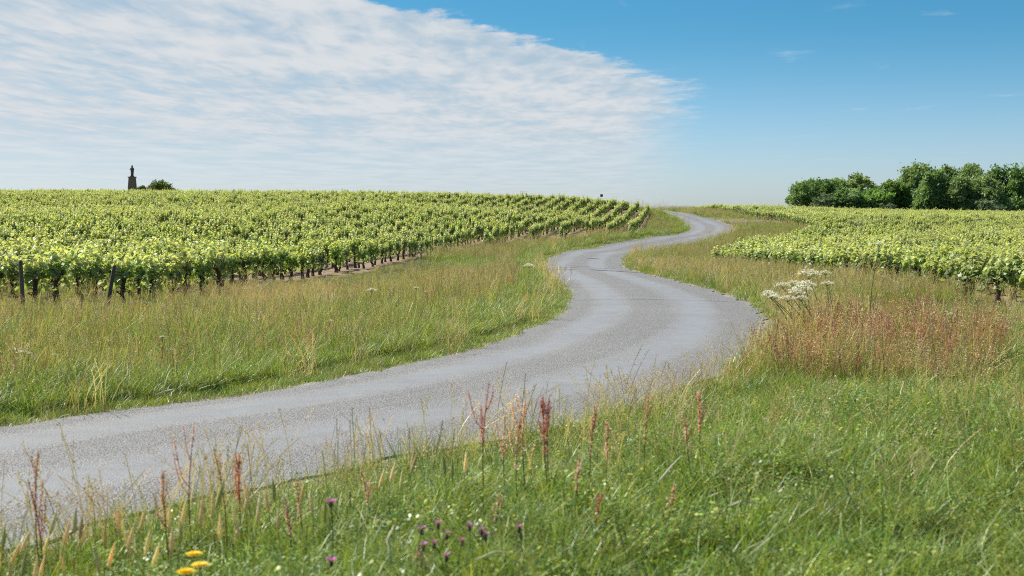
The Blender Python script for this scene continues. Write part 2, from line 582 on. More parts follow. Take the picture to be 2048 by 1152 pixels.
M_LANE = lane_mat()
LS = np.concatenate([np.arange(0, 110, 0.09), np.arange(110, CLS[-1], 0.4)])
LX, LY = np.interp(LS, CLS, CL[:, 0]), np.interp(LS, CLS, CL[:, 1])
NX, NY = np.interp(LS, CLS, CLN[:, 0]), np.interp(LS, CLS, CLN[:, 1])
ks = np.arange(0, len(LS))
cross = np.array([-1, -0.992, -0.82, -0.5, 0, 0.5, 0.82, 0.992, 1])
rows_x, rows_y, rows_u, rows_v = [], [], [], []
chip_l = chip_r = 0.0
for k in ks:
    s = LS[k]
    chip_l = 0.72 * chip_l + random.uniform(-0.012, 0.012)
    chip_r = 0.78 * chip_r + random.uniform(-0.03, 0.03)
    wl = HALF + 0.07 * math.sin(s * 0.9) + 0.05 * math.sin(s * 2.3 + 1) + 0.02 * math.sin(s * 6.1) + chip_l
    wr = HALF + 0.06 * math.sin(s * 0.8 + 2) + 0.06 * math.sin(s * 2.9) + 0.03 * math.sin(s * 7.3 + 1) + chip_r * (1.0 if LY[k] < 15 else 0.35)
    for cc in cross:
        hw = wl if cc < 0 else wr
        o_ = cc * hw
        rows_x.append(LX[k] + NX[k] * o_); rows_y.append(LY[k] + NY[k] * o_)
        rows_u.append(o_); rows_v.append(s)
nc = len(cross)
rx, ry = np.array(rows_x), np.array(rows_y)
rz = ground_z(rx, ry) + 0.016
camber = 0.03 * (1 - np.tile(cross, len(ks)) ** 2)
rz = rz + camber
rz[np.tile(np.abs(cross) == 1, len(ks))] -= 0.026
verts = np.stack([rx, ry, rz], 1)
faces = []
for i in range(len(ks) - 1):
    for j in range(nc - 1):
        a = i * nc + j
        faces.append((a, a + 1, a + nc + 1, a + nc))
me = bpy.data.meshes.new('lane')
me.from_pydata(verts.tolist(), [], faces)
uvl = me.uv_layers.new(name='lane')
vi = np.empty(len(me.loops), np.int32)
me.loops.foreach_get('vertex_index', vi)
uvl.data.foreach_set('uv', np.stack([np.array(rows_u)[vi], np.array(rows_v)[vi]], 1).astype(np.float32).ravel())
me.materials.append(M_LANE)
lane = bpy.data.objects.new('lane', me)
COL.objects.link(lane)
tag(lane, 'narrow grey chip sealed country lane winding uphill between vineyards', 'road', kind='structure')


def lane_z(x, y):
    s, _ = lane_offset([x], [y])
    return gz(x, y) + 0.016 + 0.03 * max(0.0, 1 - (float(s[0]) / HALF) ** 2)


# open cracks and a patch seam in the far bend: thin uneven tar-dark ribbons
M_CRACK = tint_mat('crack_filler', 0.9, 0.1, 0.3, 30.0)


def crack(pts, width):
    mb = MB()
    P = catmull([p[:2] for p in pts], 0.12)
    N = np.gradient(P, axis=0); N /= np.linalg.norm(N, axis=1)[:, None] + 1e-9
    vs, fs = [], []
    for i, q in enumerate(P):
        wd = width * random.uniform(0.4, 1.25) * min(1, (i + 1) / 4, (len(P) - i) / 4)
        jx, jy = random.uniform(-1, 1) * width * 0.5, random.uniform(-1, 1) * width * 0.5
        for sgn in (-1, 1):
            x, y = q[0] + jx - N[i, 1] * wd * sgn, q[1] + jy + N[i, 0] * wd * sgn
            vs.append((x, y, lane_z(x, y) + 0.005))
        if i: fs.append((2 * i - 2, 2 * i - 1, 2 * i + 1, 2 * i))
    mb.add(vs, fs, (0.05, 0.05, 0.052))
    mb.build('crack', M_CRACK, lane)


crack([(2.9, 54), (3.7, 53.2), (4.5, 52.2), (4.95, 51.6)], 0.16)
crack([(2.1, 60), (2.8, 60.4), (3.4, 60.2)], 0.14)
crack([(1.6, 56.5), (2.3, 56.8), (2.8, 57.0)], 0.10)
crack([(1.3, 54.2), (2.0, 54.0), (2.6, 54.3)], 0.09)
crack([(3.1, 57), (3.8, 56.6), (4.1, 56.4)], 0.09)
crack([(3.6, 70), (4.4, 69.2)], 0.12)
crack([(1.15, 28.9), (2.0, 29.2), (2.9, 29.0), (3.8, 28.7), (4.5, 28.4)], 0.018)

# ------------------------------------------------------------------ instancing of uncountable plants
def instancer(name, pts, rot, scl, idx, protos, label, cat):
    """one object of kind stuff: points on the ground, each carrying one of the prototype meshes"""
    coll = bpy.data.collections.new(name + '_kinds')
    for o in protos: coll.objects.link(o)
    me = bpy.data.meshes.new(name)
    n = len(pts)
    me.vertices.add(n)
    me.vertices.foreach_set('co', np.asarray(pts, np.float32).ravel())
    a = me.attributes.new('rot', 'FLOAT_VECTOR', 'POINT'); a.data.foreach_set('vector', np.asarray(rot, np.float32).ravel())
    a = me.attributes.new('scl', 'FLOAT_VECTOR', 'POINT'); a.data.foreach_set('vector', np.asarray(scl, np.float32).ravel())
    a = me.attributes.new('idx', 'INT', 'POINT'); a.data.foreach_set('value', np.asarray(idx, np.int32).ravel())
    me.update()
    o = bpy.data.objects.new(name, me)
    COL.objects.link(o)
    ng = bpy.data.node_groups.new(name, 'GeometryNodeTree')
    ng.interface.new_socket('Geometry', in_out='INPUT', socket_type='NodeSocketGeometry')
    ng.interface.new_socket('Geometry', in_out='OUTPUT', socket_type='NodeSocketGeometry')
    N = ng.nodes; L = ng.links
    gi = N.new('NodeGroupInput'); go = N.new('NodeGroupOutput')
    ci = N.new('GeometryNodeCollectionInfo')
    ci.inputs['Collection'].default_value = coll
    ci.inputs['Separate Children'].default_value = True
    ci.inputs['Reset Children'].default_value = True
    iop = N.new('GeometryNodeInstanceOnPoints')
    iop.inputs['Pick Instance'].default_value = True
    def named(nm, ty):
        q = N.new('GeometryNodeInputNamedAttribute'); q.data_type = ty; q.inputs['Name'].default_value = nm
        return next(s for s in q.outputs if s.enabled and s.name == 'Attribute')
    er = N.new('FunctionNodeEulerToRotation')
    L.new(named('rot', 'FLOAT_VECTOR'), er.inputs[0])
    L.new(gi.outputs[0], iop.inputs['Points'])
    L.new(ci.outputs[0], iop.inputs['Instance'])
    L.new(named('idx', 'INT'), iop.inputs['Instance Index'])
    L.new(er.outputs[0], iop.inputs['Rotation'])
    L.new(named('scl', 'FLOAT_VECTOR'), iop.inputs['Scale'])
    L.new(iop.outputs[0], go.inputs[0])
    md = o.modifiers.new('scatter', 'NODES')
    md.node_group = ng
    tag(o, label, cat, kind='stuff')
    return o


U = random.uniform


def jit(c, a=0.15):
    k = 1 + U(-a, a)
    return (c[0] * k * (1 + U(-a, a) * 0.5), c[1] * k, c[2] * k * (1 + U(-a, a) * 0.5))


def lerp3(a, b, t):
    return tuple(x + (y - x) * t for x, y in zip(a, b))


# grass colours (albedo)
G_FRESH = (0.165, 0.275, 0.034)
G_YEL = (0.370, 0.415, 0.085)
G_DEEP = (0.070, 0.150, 0.022)
G_BLUE = (0.190, 0.270, 0.085)
G_STRAW = (0.506, 0.402, 0.207)
G_TAN = (0.440, 0.341, 0.209)
G_PURP = (0.374, 0.248, 0.176)
G_RED = (0.440, 0.220, 0.140)
G_PINK = (0.500, 0.290, 0.190)
G_GOLD = (0.950, 0.770, 0.420)


def blade(mb, x, y, h, wd, az, lean, curl, c0, c1, seg=3, z0=0.0):
    dxy = (math.cos(az), math.sin(az))
    sx, sy = -dxy[1], dxy[0]
    tw = U(-0.8, 0.8)
    sx, sy = sx * math.cos(tw) - sy * math.sin(tw), sx * math.sin(tw) + sy * math.cos(tw)
    vs, cs = [], []
    for i in range(seg):
        t = i / seg
        r = (lean * t + curl * t * t) * h
        z = h * (t - 0.28 * curl * t * t)
        ww = wd * (1 - 0.75 * t ** 1.5) * 0.5
        px, py = x + dxy[0] * r, y + dxy[1] * r
        vs += [(px - sx * ww, py - sy * ww, z0 + z), (px + sx * ww, py + sy * ww, z0 + z)]
        cs += [lerp3(c0, c1, t)] * 2
    r = (lean + curl) * h
    vs.append((x + dxy[0] * r, y + dxy[1] * r, z0 + h * (1 - 0.28 * curl)))
    cs.append(c1)
    fs = [(2 * i, 2 * i + 1, 2 * i + 3, 2 * i + 2) for i in range(seg - 1)] + [(2 * seg - 2, 2 * seg - 1, 2 * seg)]
    mb.add(vs, fs, cs, 0)
    return vs[-1]


def scrap(mb, p, size, col, mat=1):
    """a tiny bent scale of a seed head or flower"""
    a = Vector((U(-1, 1), U(-1, 1), U(-0.4, 1))).normalized()
    b_ = a.orthogonal().normalized()
    q = Vector(p)
    mb.add([tuple(q), tuple(q + a * size + b_ * size * 0.35), tuple(q + a * size * 1.6), tuple(q + a * size - b_ * size * 0.35)], [(0, 1, 2, 3)], col, mat)


def stem_head(mb, x, y, h, az, lean, cst, chead, kind):
    dxy = (math.cos(az), math.sin(az))
    def P(t):
        r = lean * t * t * h
        return (x + dxy[0] * r, y + dxy[1] * r, h * t * (1 - 0.12 * lean * t))
    wd = 0.0022
    vs, fs = [], []
    for i in range(5):
        q = P(i / 4)
        vs += [(q[0] - wd, q[1], q[2]), (q[0] + wd, q[1] + wd * 0.5, q[2])]
        if i: fs.append((2 * i - 2, 2 * i - 1, 2 * i + 1, 2 * i))
    mb.add(vs, fs, [lerp3(cst, chead, (i // 2) / 4 * 0.6) for i in range(10)], 0)
    if kind == 'panicle':
        for k in range(16):
            t = U(0.74, 1.0)
            q = P(t); sp = 0.035 * (1.02 - t) / 0.26 + 0.006
            scrap(mb, (q[0] + U(-sp, sp), q[1] + U(-sp, sp), q[2]), U(0.006, 0.012), jit(chead, 0.25))
    elif kind == 'spike':
        for k in range(12):
            t = 0.82 + 0.18 * k / 12
            q = P(t); sp = 0.005
            scrap(mb, (q[0] + U(-sp, sp), q[1] + U(-sp, sp), q[2]), U(0.007, 0.011), jit(chead, 0.2))
    elif kind == 'sorrel':
        for k in range(46):
            t = U(0.45, 1.0)
            q = P(t); sp = 0.05 * (1.05 - t) / 0.55
            a = (k % 5) * 1.257 + x * 40
            r = U(0, 1) ** 0.7 * sp
            scrap(mb, (q[0] + math.cos(a) * r + U(-.004, .004), q[1] + math.sin(a) * r + U(-.004, .004), q[2] + r * 0.9), U(0.006, 0.012), jit(chead, 0.3))


def proto(name, mb):
    o = bpy.data.objects.new(name, mb.mesh(name, [M_GRASS, M_SEED, M_PETAL]))
    return o


PROTO = []          # (name, object), alphabetical order = index
KIND = {}


def kinds(prefix, n, fn):
    ids = []
    for k in range(n):
        mb = MB()
        fn(mb)
        ids.append(len(PROTO))
        PROTO.append(proto('k%02d_%s' % (len(PROTO), prefix), mb))
    KIND[prefix] = ids


def disc(r):
    a = U(0, 6.283); q = r * math.sqrt(U(0, 1))
    return q * math.cos(a), q * math.sin(a)


def k_turf(mb):
    for _ in range(60):
        x, y = disc(0.15)
        c = jit(random.choice([G_FRESH, G_FRESH, G_YEL, G_DEEP, G_BLUE]))
        blade(mb, x, y, U(0.04, 0.10), U(0.003, 0.0055), U(0, 6.28), U(0, 0.7), U(0, 0.9), c, lerp3(c, G_YEL, U(0, 0.6)), 2)
    for _ in range(6):
        x, y = disc(0.15)
        blade(mb, x, y, U(0.03, 0.08), 0.003, U(0, 6.28), U(0.5, 1.5), U(0, 0.9), jit(G_STRAW), jit(G_STRAW), 2)


def k_lush(mb):
    az0 = U(0, 6.28)
    for _ in range(46):
        x, y = disc(0.13)
        c = jit(random.choice([G_FRESH, G_FRESH, G_FRESH, G_YEL, G_DEEP, G_BLUE]))
        blade(mb, x, y, U(0.10, 0.30), U(0.0035, 0.0085), az0 + U(-1.6, 1.6), U(0, 0.35), U(0.05, 1.1), c, lerp3(c, G_YEL, U(0, 0.8)), 4)
    for _ in range(3):
        x, y = disc(0.13)
        blade(mb, x, y, U(0.1, 0.22), 0.0028, U(0, 6.28), U(0.1, 1.0), U(0, 0.9), jit(G_STRAW), jit(G_STRAW), 3)


def k_meadow(mb, head=(G_TAN, G_PURP, G_STRAW, G_YEL, G_STRAW), ns=1):
    for _ in range(24):
        x, y = disc(0.16)
        c = jit(random.choice([G_FRESH, G_YEL, G_DEEP, G_BLUE, G_YEL]))
        blade(mb, x, y, U(0.16, 0.42), U(0.003, 0.006), U(0, 6.28), U(0, 0.3), U(0.05, 0.7), c, lerp3(c, random.choice([G_YEL, G_YEL, G_STRAW]), U(0, 0.7)), 3)
    for _ in range(random.choice([ns - 1, ns, ns + 1])):
        x, y = disc(0.17)
        hd = jit(random.choice(head), 0.2)
        stem_head(mb, x, y, U(0.3, 0.58), U(0, 6.28), U(0.0, 0.35), jit(lerp3(G_YEL, G_TAN, U(0, 0.3))), hd, random.choice(['panicle', 'panicle', 'spike']))


def k_brown(mb):
    k_meadow(mb, (G_PURP, G_TAN, G_STRAW, G_STRAW), 5)


def k_straw(mb):
    for _ in range(16):
        x, y = disc(0.16)
        c = jit(random.choice([G_STRAW, G_YEL, G_TAN, G_FRESH]))
        blade(mb, x, y, U(0.12, 0.32), U(0.003, 0.005), U(0, 6.28), U(0, 0.6), U(0.05, 1.0), c, lerp3(c, G_STRAW, 0.5), 3)
    for _ in range(9):
        x, y = disc(0.16)
        stem_head(mb, x, y, U(0.3, 0.6), U(0, 6.28), U(0.1, 0.8), jit(G_STRAW), jit(G_STRAW), random.choice(['panicle', 'spike']))


def k_sorrel(mb):
    for _ in range(14):
        x, y = disc(0.15)
        c = jit(random.choice([G_FRESH, G_YEL, G_DEEP]))
        blade(mb, x, y, U(0.15, 0.35), U(0.003, 0.006), U(0, 6.28), U(0, 0.4), U(0.05, 0.8), c, lerp3(c, G_YEL, 0.5), 3)
    for _ in range(6):
        x, y = disc(0.16)
        stem_head(mb, x, y, U(0.3, 0.55), U(0, 6.28), U(0, 0.2), jit((0.24, 0.13, 0.06)), jit(random.choice([G_RED, G_PINK, G_PINK, G_TAN])), 'sorrel')


def k_forb(mb):
    """clover and vetch: many small round leaves on thin stems"""
    for _ in range(95):
        x, y = disc(0.16)
        z = U(0.03, 0.22)
        c = jit(random.choice([G_FRESH, (0.12, 0.21, 0.04), G_DEEP, G_YEL]), 0.2)
        a = U(0, 6.28); s = U(0.005, 0.011)
        tx, ty = U(-0.5, 0.5), U(-0.5, 0.5)
        vs = [(x + math.cos(a + q) * s * r, y + math.sin(a + q) * s * r, z + s * (tx * math.cos(a + q) + ty * math.sin(a + q)) * r) for q, r in ((0, 1.2), (1.05, 1), (2.1, .8), (3.14, 1), (4.2, .8), (5.2, 1))]
        mb.add(vs, [(0, 1, 2, 3, 4, 5)], c, 0)
    for _ in range(12):
        x, y = disc(0.14)
        blade(mb, x, y, U(0.1, 0.26), 0.003, U(0, 6.28), U(0, 0.5), U(0, 0.4), jit(G_FRESH), jit(G_YEL), 3)


kinds('brown', 3, k_brown)
kinds('forb', 3, k_forb)
kinds('lush', 4, k_lush)
kinds('meadow', 4, k_meadow)
kinds('sorrel', 3, k_sorrel)
kinds('straw', 3, k_straw)
kinds('turf', 3, k_turf)


class Sow:
    def __init__(self):
        self.p, self.s, self.i = [], [], []

    def add(self, x, y, s, i):
        self.p.append(np.stack([x, y], 1)); self.s.append(s); self.i.append(i)

    def build(self, name, label, cat, lean=0.12):
        p = np.concatenate(self.p); s = np.concatenate(self.s); i = np.concatenate(self.i)
        z = ground_z(p[:, 0], p[:, 1]) - 0.006
        n = len(p)
        rot = np.stack([rng.normal(0, lean, n), rng.normal(0, lean, n), rng.uniform(0, 6.283, n)], 1)
        scl = np.stack([s * rng.uniform(0.9, 1.1, n), s * rng.uniform(0.9, 1.1, n), s * rng.uniform(0.85, 1.15, n)], 1)
        protos = [bpy.data.objects.new(o.name, o.data) for o in PROTO]
        # new names get suffixes but keep the same order
        print('SOW', name, n)
        return instancer(name, np.column_stack([p, z]), rot, scl, i, protos, label, cat)


def in_view(x, y, margin=0.04, dmin=3.6):
    return (y > dmin) & (np.abs(x) / np.maximum(y, 0.1) < 0.36 + margin + 0.5 / np.maximum(y, 1))


def throw(x0, x1, y0, y1, dens):
    n = int((x1 - x0) * (y1 - y0) * dens)
    return rng.uniform(x0, x1, n), rng.uniform(y0, y1, n)


def pick(names, weights, n):
    ids = np.concatenate([KIND[k] for k in names])
    ww = np.concatenate([np.full(len(KIND[k]), q / len(KIND[k])) for k, q in zip(names, weights)])
    return rng.choice(ids, n, p=ww / ww.sum())


def sow_zone(sow, x, y, keep, names, weights, s0, s1):
    x, y = x[keep], y[keep]
    sow.add(x, y, rng.uniform(s0, s1, len(x)), pick(names, weights, len(x)))


def zones(x, y):
    s, tt = lane_offset(x, y)
    fl, fr = inside(FIELD_L, x, y), inside(FIELD_R, x, y)
    return s, np.abs(s) - HALF, fl, fr


# --- left verge, from the lane to the vines
L = Sow()
for (x0, x1, y0, y1, dens, sc_) in [(-9, 3, 9, 20, 130, 1.0), (-16, 3, 20, 34, 95, 1.05), (-14, 4, 34, 56, 42, 1.25), (-8, 8, 56, 100, 20, 1.6), (0, 18, 90, 190, 11, 2.0)]:
    x, y = throw(x0, x1, y0, y1, dens)
    s, e, fl, fr = zones(x, y)
    nz = vnoise(x * 0.7, y * 0.7, 11); nz2 = vnoise(x * 0.35, y * 0.5, 12)
    ok = (s < 0) & (~fl) & in_view(x, y)
    far = y > 34
    r = rng.uniform(0, 1, len(x))
    dry = np.exp(-((x + 4.6) / 1.9) ** 2 - ((y - 30.5) / 3.2) ** 2) > rng.uniform(0, 0.7, len(x))
    ee = e + 0.25 * nz
    sow_zone(L, x, y, ok & (e > 0.02) & (ee <= 0.5) & ~((e < 0.18) & (r < 0.4)), ['turf', 'straw'], [0.95, 0.05], 0.7 * sc_, 1.2 * sc_)
    sow_zone(L, x, y, ok & (ee > 0.5) & (ee <= 1.25), ['lush', 'turf', 'meadow', 'forb'], [0.72, 0.1, 0.08, 0.1], 0.75 * sc_, 1.15 * sc_)
    body = ok & (ee > 1.25) & ~dry
    brownness = sstep(22, 34, y) * (1 - 0.6 * sstep(60, 95, y)) * sstep(-5.5, -1.0, x) + 0.05 * (1 + nz2)
    bz = rng.uniform(0.1, 1.0, len(x)) < brownness
    margin = (y > 21.5) & (x < -2.3 + 0.03 * (y - 40)) & (y < 60)
    strip = np.exp(-((x + 1.6) / 1.6) ** 2 - ((y - 52) / 10) ** 2) > 0.5
    sm = min(sc_, 1.15)
    sow_zone(L, x, y, body & ~margin & ~bz & ~strip, ['meadow', 'lush', 'brown', 'sorrel', 'straw', 'forb'], [0.36, 0.49, 0.03, 0.012, 0.02, 0.09], 0.65 * sm, 1.1 * sm)
    sow_zone(L, x, y, body & ~margin & bz & ~strip, ['meadow', 'lush', 'brown', 'sorrel', 'straw'], [0.3, 0.28, 0.32, 0.04, 0.06], 0.7 * sm, 1.05 * sm)
    sow_zone(L, x, y, body & strip, ['lush', 'turf'], [0.8, 0.2], 0.8 * sm, 1.2 * sm)
    sow_zone(L, x, y, body & margin & ~strip, ['meadow', 'lush', 'brown', 'straw', 'turf'], [0.08, 0.3, 0.1, 0.2, 0.32], 0.25, 0.5)
    sow_zone(L, x, y, ok & dry & (r < 0.16), ['straw', 'brown'], [0.7, 0.3], 0.4, 0.8)
L.build('verge_grass', 'tall mixed grass of the verge left of the lane', 'grass')

# --- right side: near bank, sorrel patch, far verge
Rr = Sow()
for (x0, x1, y0, y1, dens, sc_) in [(-4, 9, 3.6, 14, 190, 1.0), (0, 13, 14, 27, 115, 1.0), (3, 24, 27, 60, 36, 1.25), (3, 24, 60, 110, 14, 1.7), (12, 30, 100, 215, 9, 2.0)]:
    x, y = throw(x0, x1, y0, y1, dens)
    s, e, fl, fr = zones(x, y)
    nz = vnoise(x * 0.8, y * 0.8, 21); nz2 = vnoise(x * 0.4, y * 0.4, 22)
    ok = (s > 0) & (~fr) & in_view(x, y)
    r = rng.uniform(0, 1, len(x))
    near = y < 12.8 + 0.5 * nz
    ee = e + 0.2 * nz
    edge = ok & (e > 0.02) & (ee <= 0.42) & ((e > 0.26) | (r < 0.22))
    sow_zone(Rr, x, y, edge, ['turf', 'straw', 'lush'], [0.7, 0.15, 0.15], 0.6 * sc_, 1.0 * sc_)
    track = (np.abs(y - 22.4 - (x - 8) * 0.05) < 0.9) & (x > 7.6)
    body = ok & (ee > 0.42)
    n1 = body & near
    leafy = vnoise(x * 1.0, y * 1.0, 25) > 0.25
    tuss = vnoise(x * 3.1, y * 3.1, 26)
    thin = rng.uniform(0, 1, len(x)) < np.clip(0.6 + 0.6 * tuss, 0.3, 1)
    n1 = n1 & thin
    nb = n1 & (ee < 1.0)
    sow_zone(Rr, x, y, nb, ['lush', 'turf', 'forb', 'straw'], [0.42, 0.42, 0.1, 0.06], 0.35, 0.7)
    n1 = n1 & (ee >= 1.0)
    close = y < 6.3 + 0.4 * nz
    sow_zone(Rr, x, y, n1 & close & leafy, ['forb', 'lush', 'turf'], [0.42, 0.46, 0.12], 0.5, 0.85)
    sow_zone(Rr, x, y, n1 & close & ~leafy, ['lush', 'turf', 'forb'], [0.74, 0.16, 0.1], 0.45, 0.9)
    n1 = n1 & ~close
    sow_zone(Rr, x, y, n1 & leafy, ['forb', 'lush', 'turf'], [0.42, 0.42, 0.16], 0.55, 1.0)
    sow_zone(Rr, x, y, n1 & ~leafy, ['lush', 'turf', 'forb', 'meadow'], [0.66, 0.2, 0.12, 0.02], 0.5, 1.0)
    n2 = body & ~near & (y < 27) & ~track
    patch = (np.exp(-((x - 4.55) / 1.35) ** 2 - ((y - 16.0) / 2.3) ** 2) + 0.25 * nz > rng.uniform(0.0, 0.95, len(x)))
    lawn = (x > 0.34 * y + 0.2 * nz) | (y < 13.4 + 0.4 * nz)
    sow_zone(Rr, x, y, n2 & patch & ~lawn & ~((x > 7.2) & (y > 19)), ['sorrel', 'brown', 'meadow', 'lush'], [0.30, 0.10, 0.24, 0.36], 0.65, 1.45)
    low2 = (x > 5.6 + 0.4 * nz) & (y > 17.6)
    sow_zone(Rr, x, y, n2 & ~patch & ~lawn & low2, ['brown', 'meadow', 'lush', 'turf', 'sorrel'], [0.08, 0.18, 0.42, 0.27, 0.05], 0.3, 0.6)
    sow_zone(Rr, x, y, n2 & ~patch & ~lawn & ~low2, ['brown', 'meadow', 'lush', 'straw', 'sorrel'], [0.26, 0.24, 0.34, 0.1, 0.06], 0.6, 1.0)
    sow_zone(Rr, x, y, n2 & lawn, ['lush', 'turf'], [0.6, 0.4], 0.6, 0.9)
    sow_zone(Rr, x, y, body & ~near & (y < 27) & track, ['turf', 'straw'], [0.85, 0.15], 0.6, 0.9)
    bare = (np.exp(-((x - 21.5) / 3.5) ** 2 - ((y - 134) / 14) ** 2) > 0.4) & (r > 0.15)
    n3 = body & (y >= 27) & ~bare
    low = n3 & (ee < 1.5)
    sow_zone(Rr, x, y, low, ['lush', 'turf', 'meadow', 'straw'], [0.5, 0.2, 0.2, 0.1], 0.8 * min(sc_, 1.2), 1.1 * min(sc_, 1.2))
    sow_zone(Rr, x, y, n3 & (ee >= 1.5) & (nz2 > -0.1), ['brown', 'meadow', 'lush', 'straw'], [0.45, 0.3, 0.2, 0.05], 0.8 * min(sc_, 1.1), 1.2 * min(sc_, 1.1))
    sow_zone(Rr, x, y, n3 & (ee >= 1.5) & (nz2 <= -0.1), ['brown', 'meadow', 'lush'], [0.2, 0.4, 0.4], 0.8 * min(sc_, 1.1), 1.1 * min(sc_, 1.1))
gx_, gy_ = rng.uniform(2.3, 3.6, 60), rng.uniform(12.6, 16.6, 60)
s_, e_, _a, _b = zones(gx_, gy_)
sow_zone(Rr, gx_, gy_, (s_ > 0) & (e_ > 0.04) & (e_ < 0.6), ['brown', 'meadow'], [0.6, 0.4], 1.0, 1.35)
# stemmy fringe between the near bank and the lane
gx_, gy_ = throw(-3.2, 1.6, 5.2, 9.5, 16)
s_, e_, _a, _b = zones(gx_, gy_)
sow_zone(Rr, gx_, gy_, (s_ > 0) & (e_ > 0.08) & (e_ < 1.1), ['meadow', 'brown', 'lush'], [0.45, 0.3, 0.25], 0.55, 0.95)
# tufts creeping over the broken margin
kk = rng.integers(0, len(LS), 9000)
kk = kk[(LY[kk] > 5) & (LY[kk] < 17)][:260]
oo = HALF + rng.uniform(-0.06, 0.3, len(kk))
sow_zone(Rr, LX[kk] + NX[kk] * oo, LY[kk] + NY[kk] * oo, vnoise(LX[kk] * 1.3, LY[kk] * 1.3, 31) > -0.2, ['turf', 'lush', 'straw'], [0.6, 0.25, 0.15], 0.4, 0.8)
# short undergrowth so that no soil lies open
gx_, gy_ = throw(-3.5, 6.5, 4, 13.5, 75)
s_, e_, _a, _b = zones(gx_, gy_)
sow_zone(Rr, gx_, gy_, (s_ > 0) & (e_ > 0.45) & in_view(gx_, gy_), ['turf', 'forb', 'lush'], [0.6, 0.2, 0.2], 0.55, 1.1)
# straw and pale bits through the near bank
gx_, gy_ = throw(-3, 6, 6.4, 14, 5)
s_, e_, _a, _b = zones(gx_, gy_)
sow_zone(Rr, gx_, gy_, (s_ > 0) & (e_ > 0.5), ['straw', 'meadow', 'brown'], [0.6, 0.25, 0.15], 0.55, 0.9)
Rr.build('bank_grass', 'lush green grass, clover and red sorrel right of the lane', 'grass')

# --- loose chippings along the crumbling margins
GRIT = []
for k in range(4):
    mb = MB()
    g = 0.5 + 0.12 * k
    ring = [(math.cos(a_) * U(.8, 1.1), math.sin(a_) * U(.8, 1.1) * g) for a_ in np.linspace(0, 2 * math.pi, 7)[:-1]]
    vs = [(x_, y_, 0) for x_, y_ in ring] + [(x_ * .55, y_ * .55, U(.4, .6)) for x_, y_ in ring]
    mb.add(vs, [(i, (i + 1) % 6, 6 + (i + 1) % 6, 6 + i) for i in range(6)] + [tuple(range(6, 12))], random.choice([(0.36, 0.33, 0.28), (0.45, 0.42, 0.37), (0.24, 0.22, 0.2), (0.42, 0.36, 0.27)]))
    GRIT.append(bpy.data.objects.new('grit_%02d' % k, mb.mesh('grit_%02d' % k, [M_STONE], smooth=False)))
kk = rng.integers(0, len(LS), 16000)
kk = kk[(LY[kk] > 4) & (LY[kk] < 34)]
sd = np.where(rng.uniform(0, 1, len(kk)) < 0.68, 1, -1)
oo = sd * (HALF + np.abs(rng.normal(0.0, 0.16, len(kk))) * np.where(rng.uniform(0, 1, len(kk)) < 0.2, -1.2, 1.0) + 0.02)
qx, qy = LX[kk] + NX[kk] * oo, LY[kk] + NY[kk] * oo
qz = ground_z(qx, qy) + np.where(np.abs(oo) < HALF - 0.03, 0.018, 0.0)
sz = rng.uniform(0.004, 0.013, len(kk)) * np.where(rng.uniform(0, 1, len(kk)) < 0.06, 2.0, 1.0)
instancer('gravel', np.stack([qx, qy, qz], 1), np.stack([rng.normal(0, .2, len(kk)), rng.normal(0, .2, len(kk)), rng.uniform(0, 6.28, len(kk))], 1), np.stack([sz, sz, sz], 1), rng.integers(0, 4, len(kk)), GRIT, 'loose chippings and grit along the crumbling margins of the lane', 'gravel')

# --- sparse weeds between the vine rows
V = Sow()
for (x0, x1, y0, y1, dens) in [(-22, -4, 24, 40, 14), (8, 24, 21, 40, 14), (-8, 14, 60, 135, 2.5)]:
    x, y = throw(x0, x1, y0, y1, dens)
    s, e, fl, fr = zones(x, y)
    ok = (fl | fr) & in_view(x, y)
    sow_zone(V, x, y, ok, ['turf', 'lush', 'straw', 'meadow'], [0.4, 0.25, 0.25, 0.1], 0.6, 1.0)
V.build('vineyard_weeds', 'thin weeds and straw on the soil under the vines', 'weeds')

# ------------------------------------------------------------------ grapevines
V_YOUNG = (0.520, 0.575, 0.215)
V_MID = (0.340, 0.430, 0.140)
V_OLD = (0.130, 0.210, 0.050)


def vine_leaf(mb, p, nrm, size, col):
    n = Vector(nrm).normalized()
    a = n.orthogonal().normalized()
    a.rotate(Matrix.Rotation(U(0, 6.283), 3, n))
    b_ = n.cross(a)
    q = Vector(p)
    fold = U(0.05, 0.3)
    shape = [(-0.05, 0), (-0.25, 0.45), (0.3, 0.36), (0.5, 0.62), (0.62, 0.25), (1.0, 0.0), (0.62, -0.25), (0.5, -0.62), (0.3, -0.36), (-0.25, -0.45)]
    vs = [tuple(q + a * (u * size) + b_ * (v * size) + n * (abs(v) * size * fold - u * u * size * 0.15)) for u, v in shape]
    vs.append(tuple(q + a * (0.45 * size)))
    k = 10
    mb.add(vs, [(0, 1, 2, k), (2, 3, 4, k), (4, 5, k), (5, 6, k), (6, 7, 8, k), (8, 9, 0, k)], col, 0)


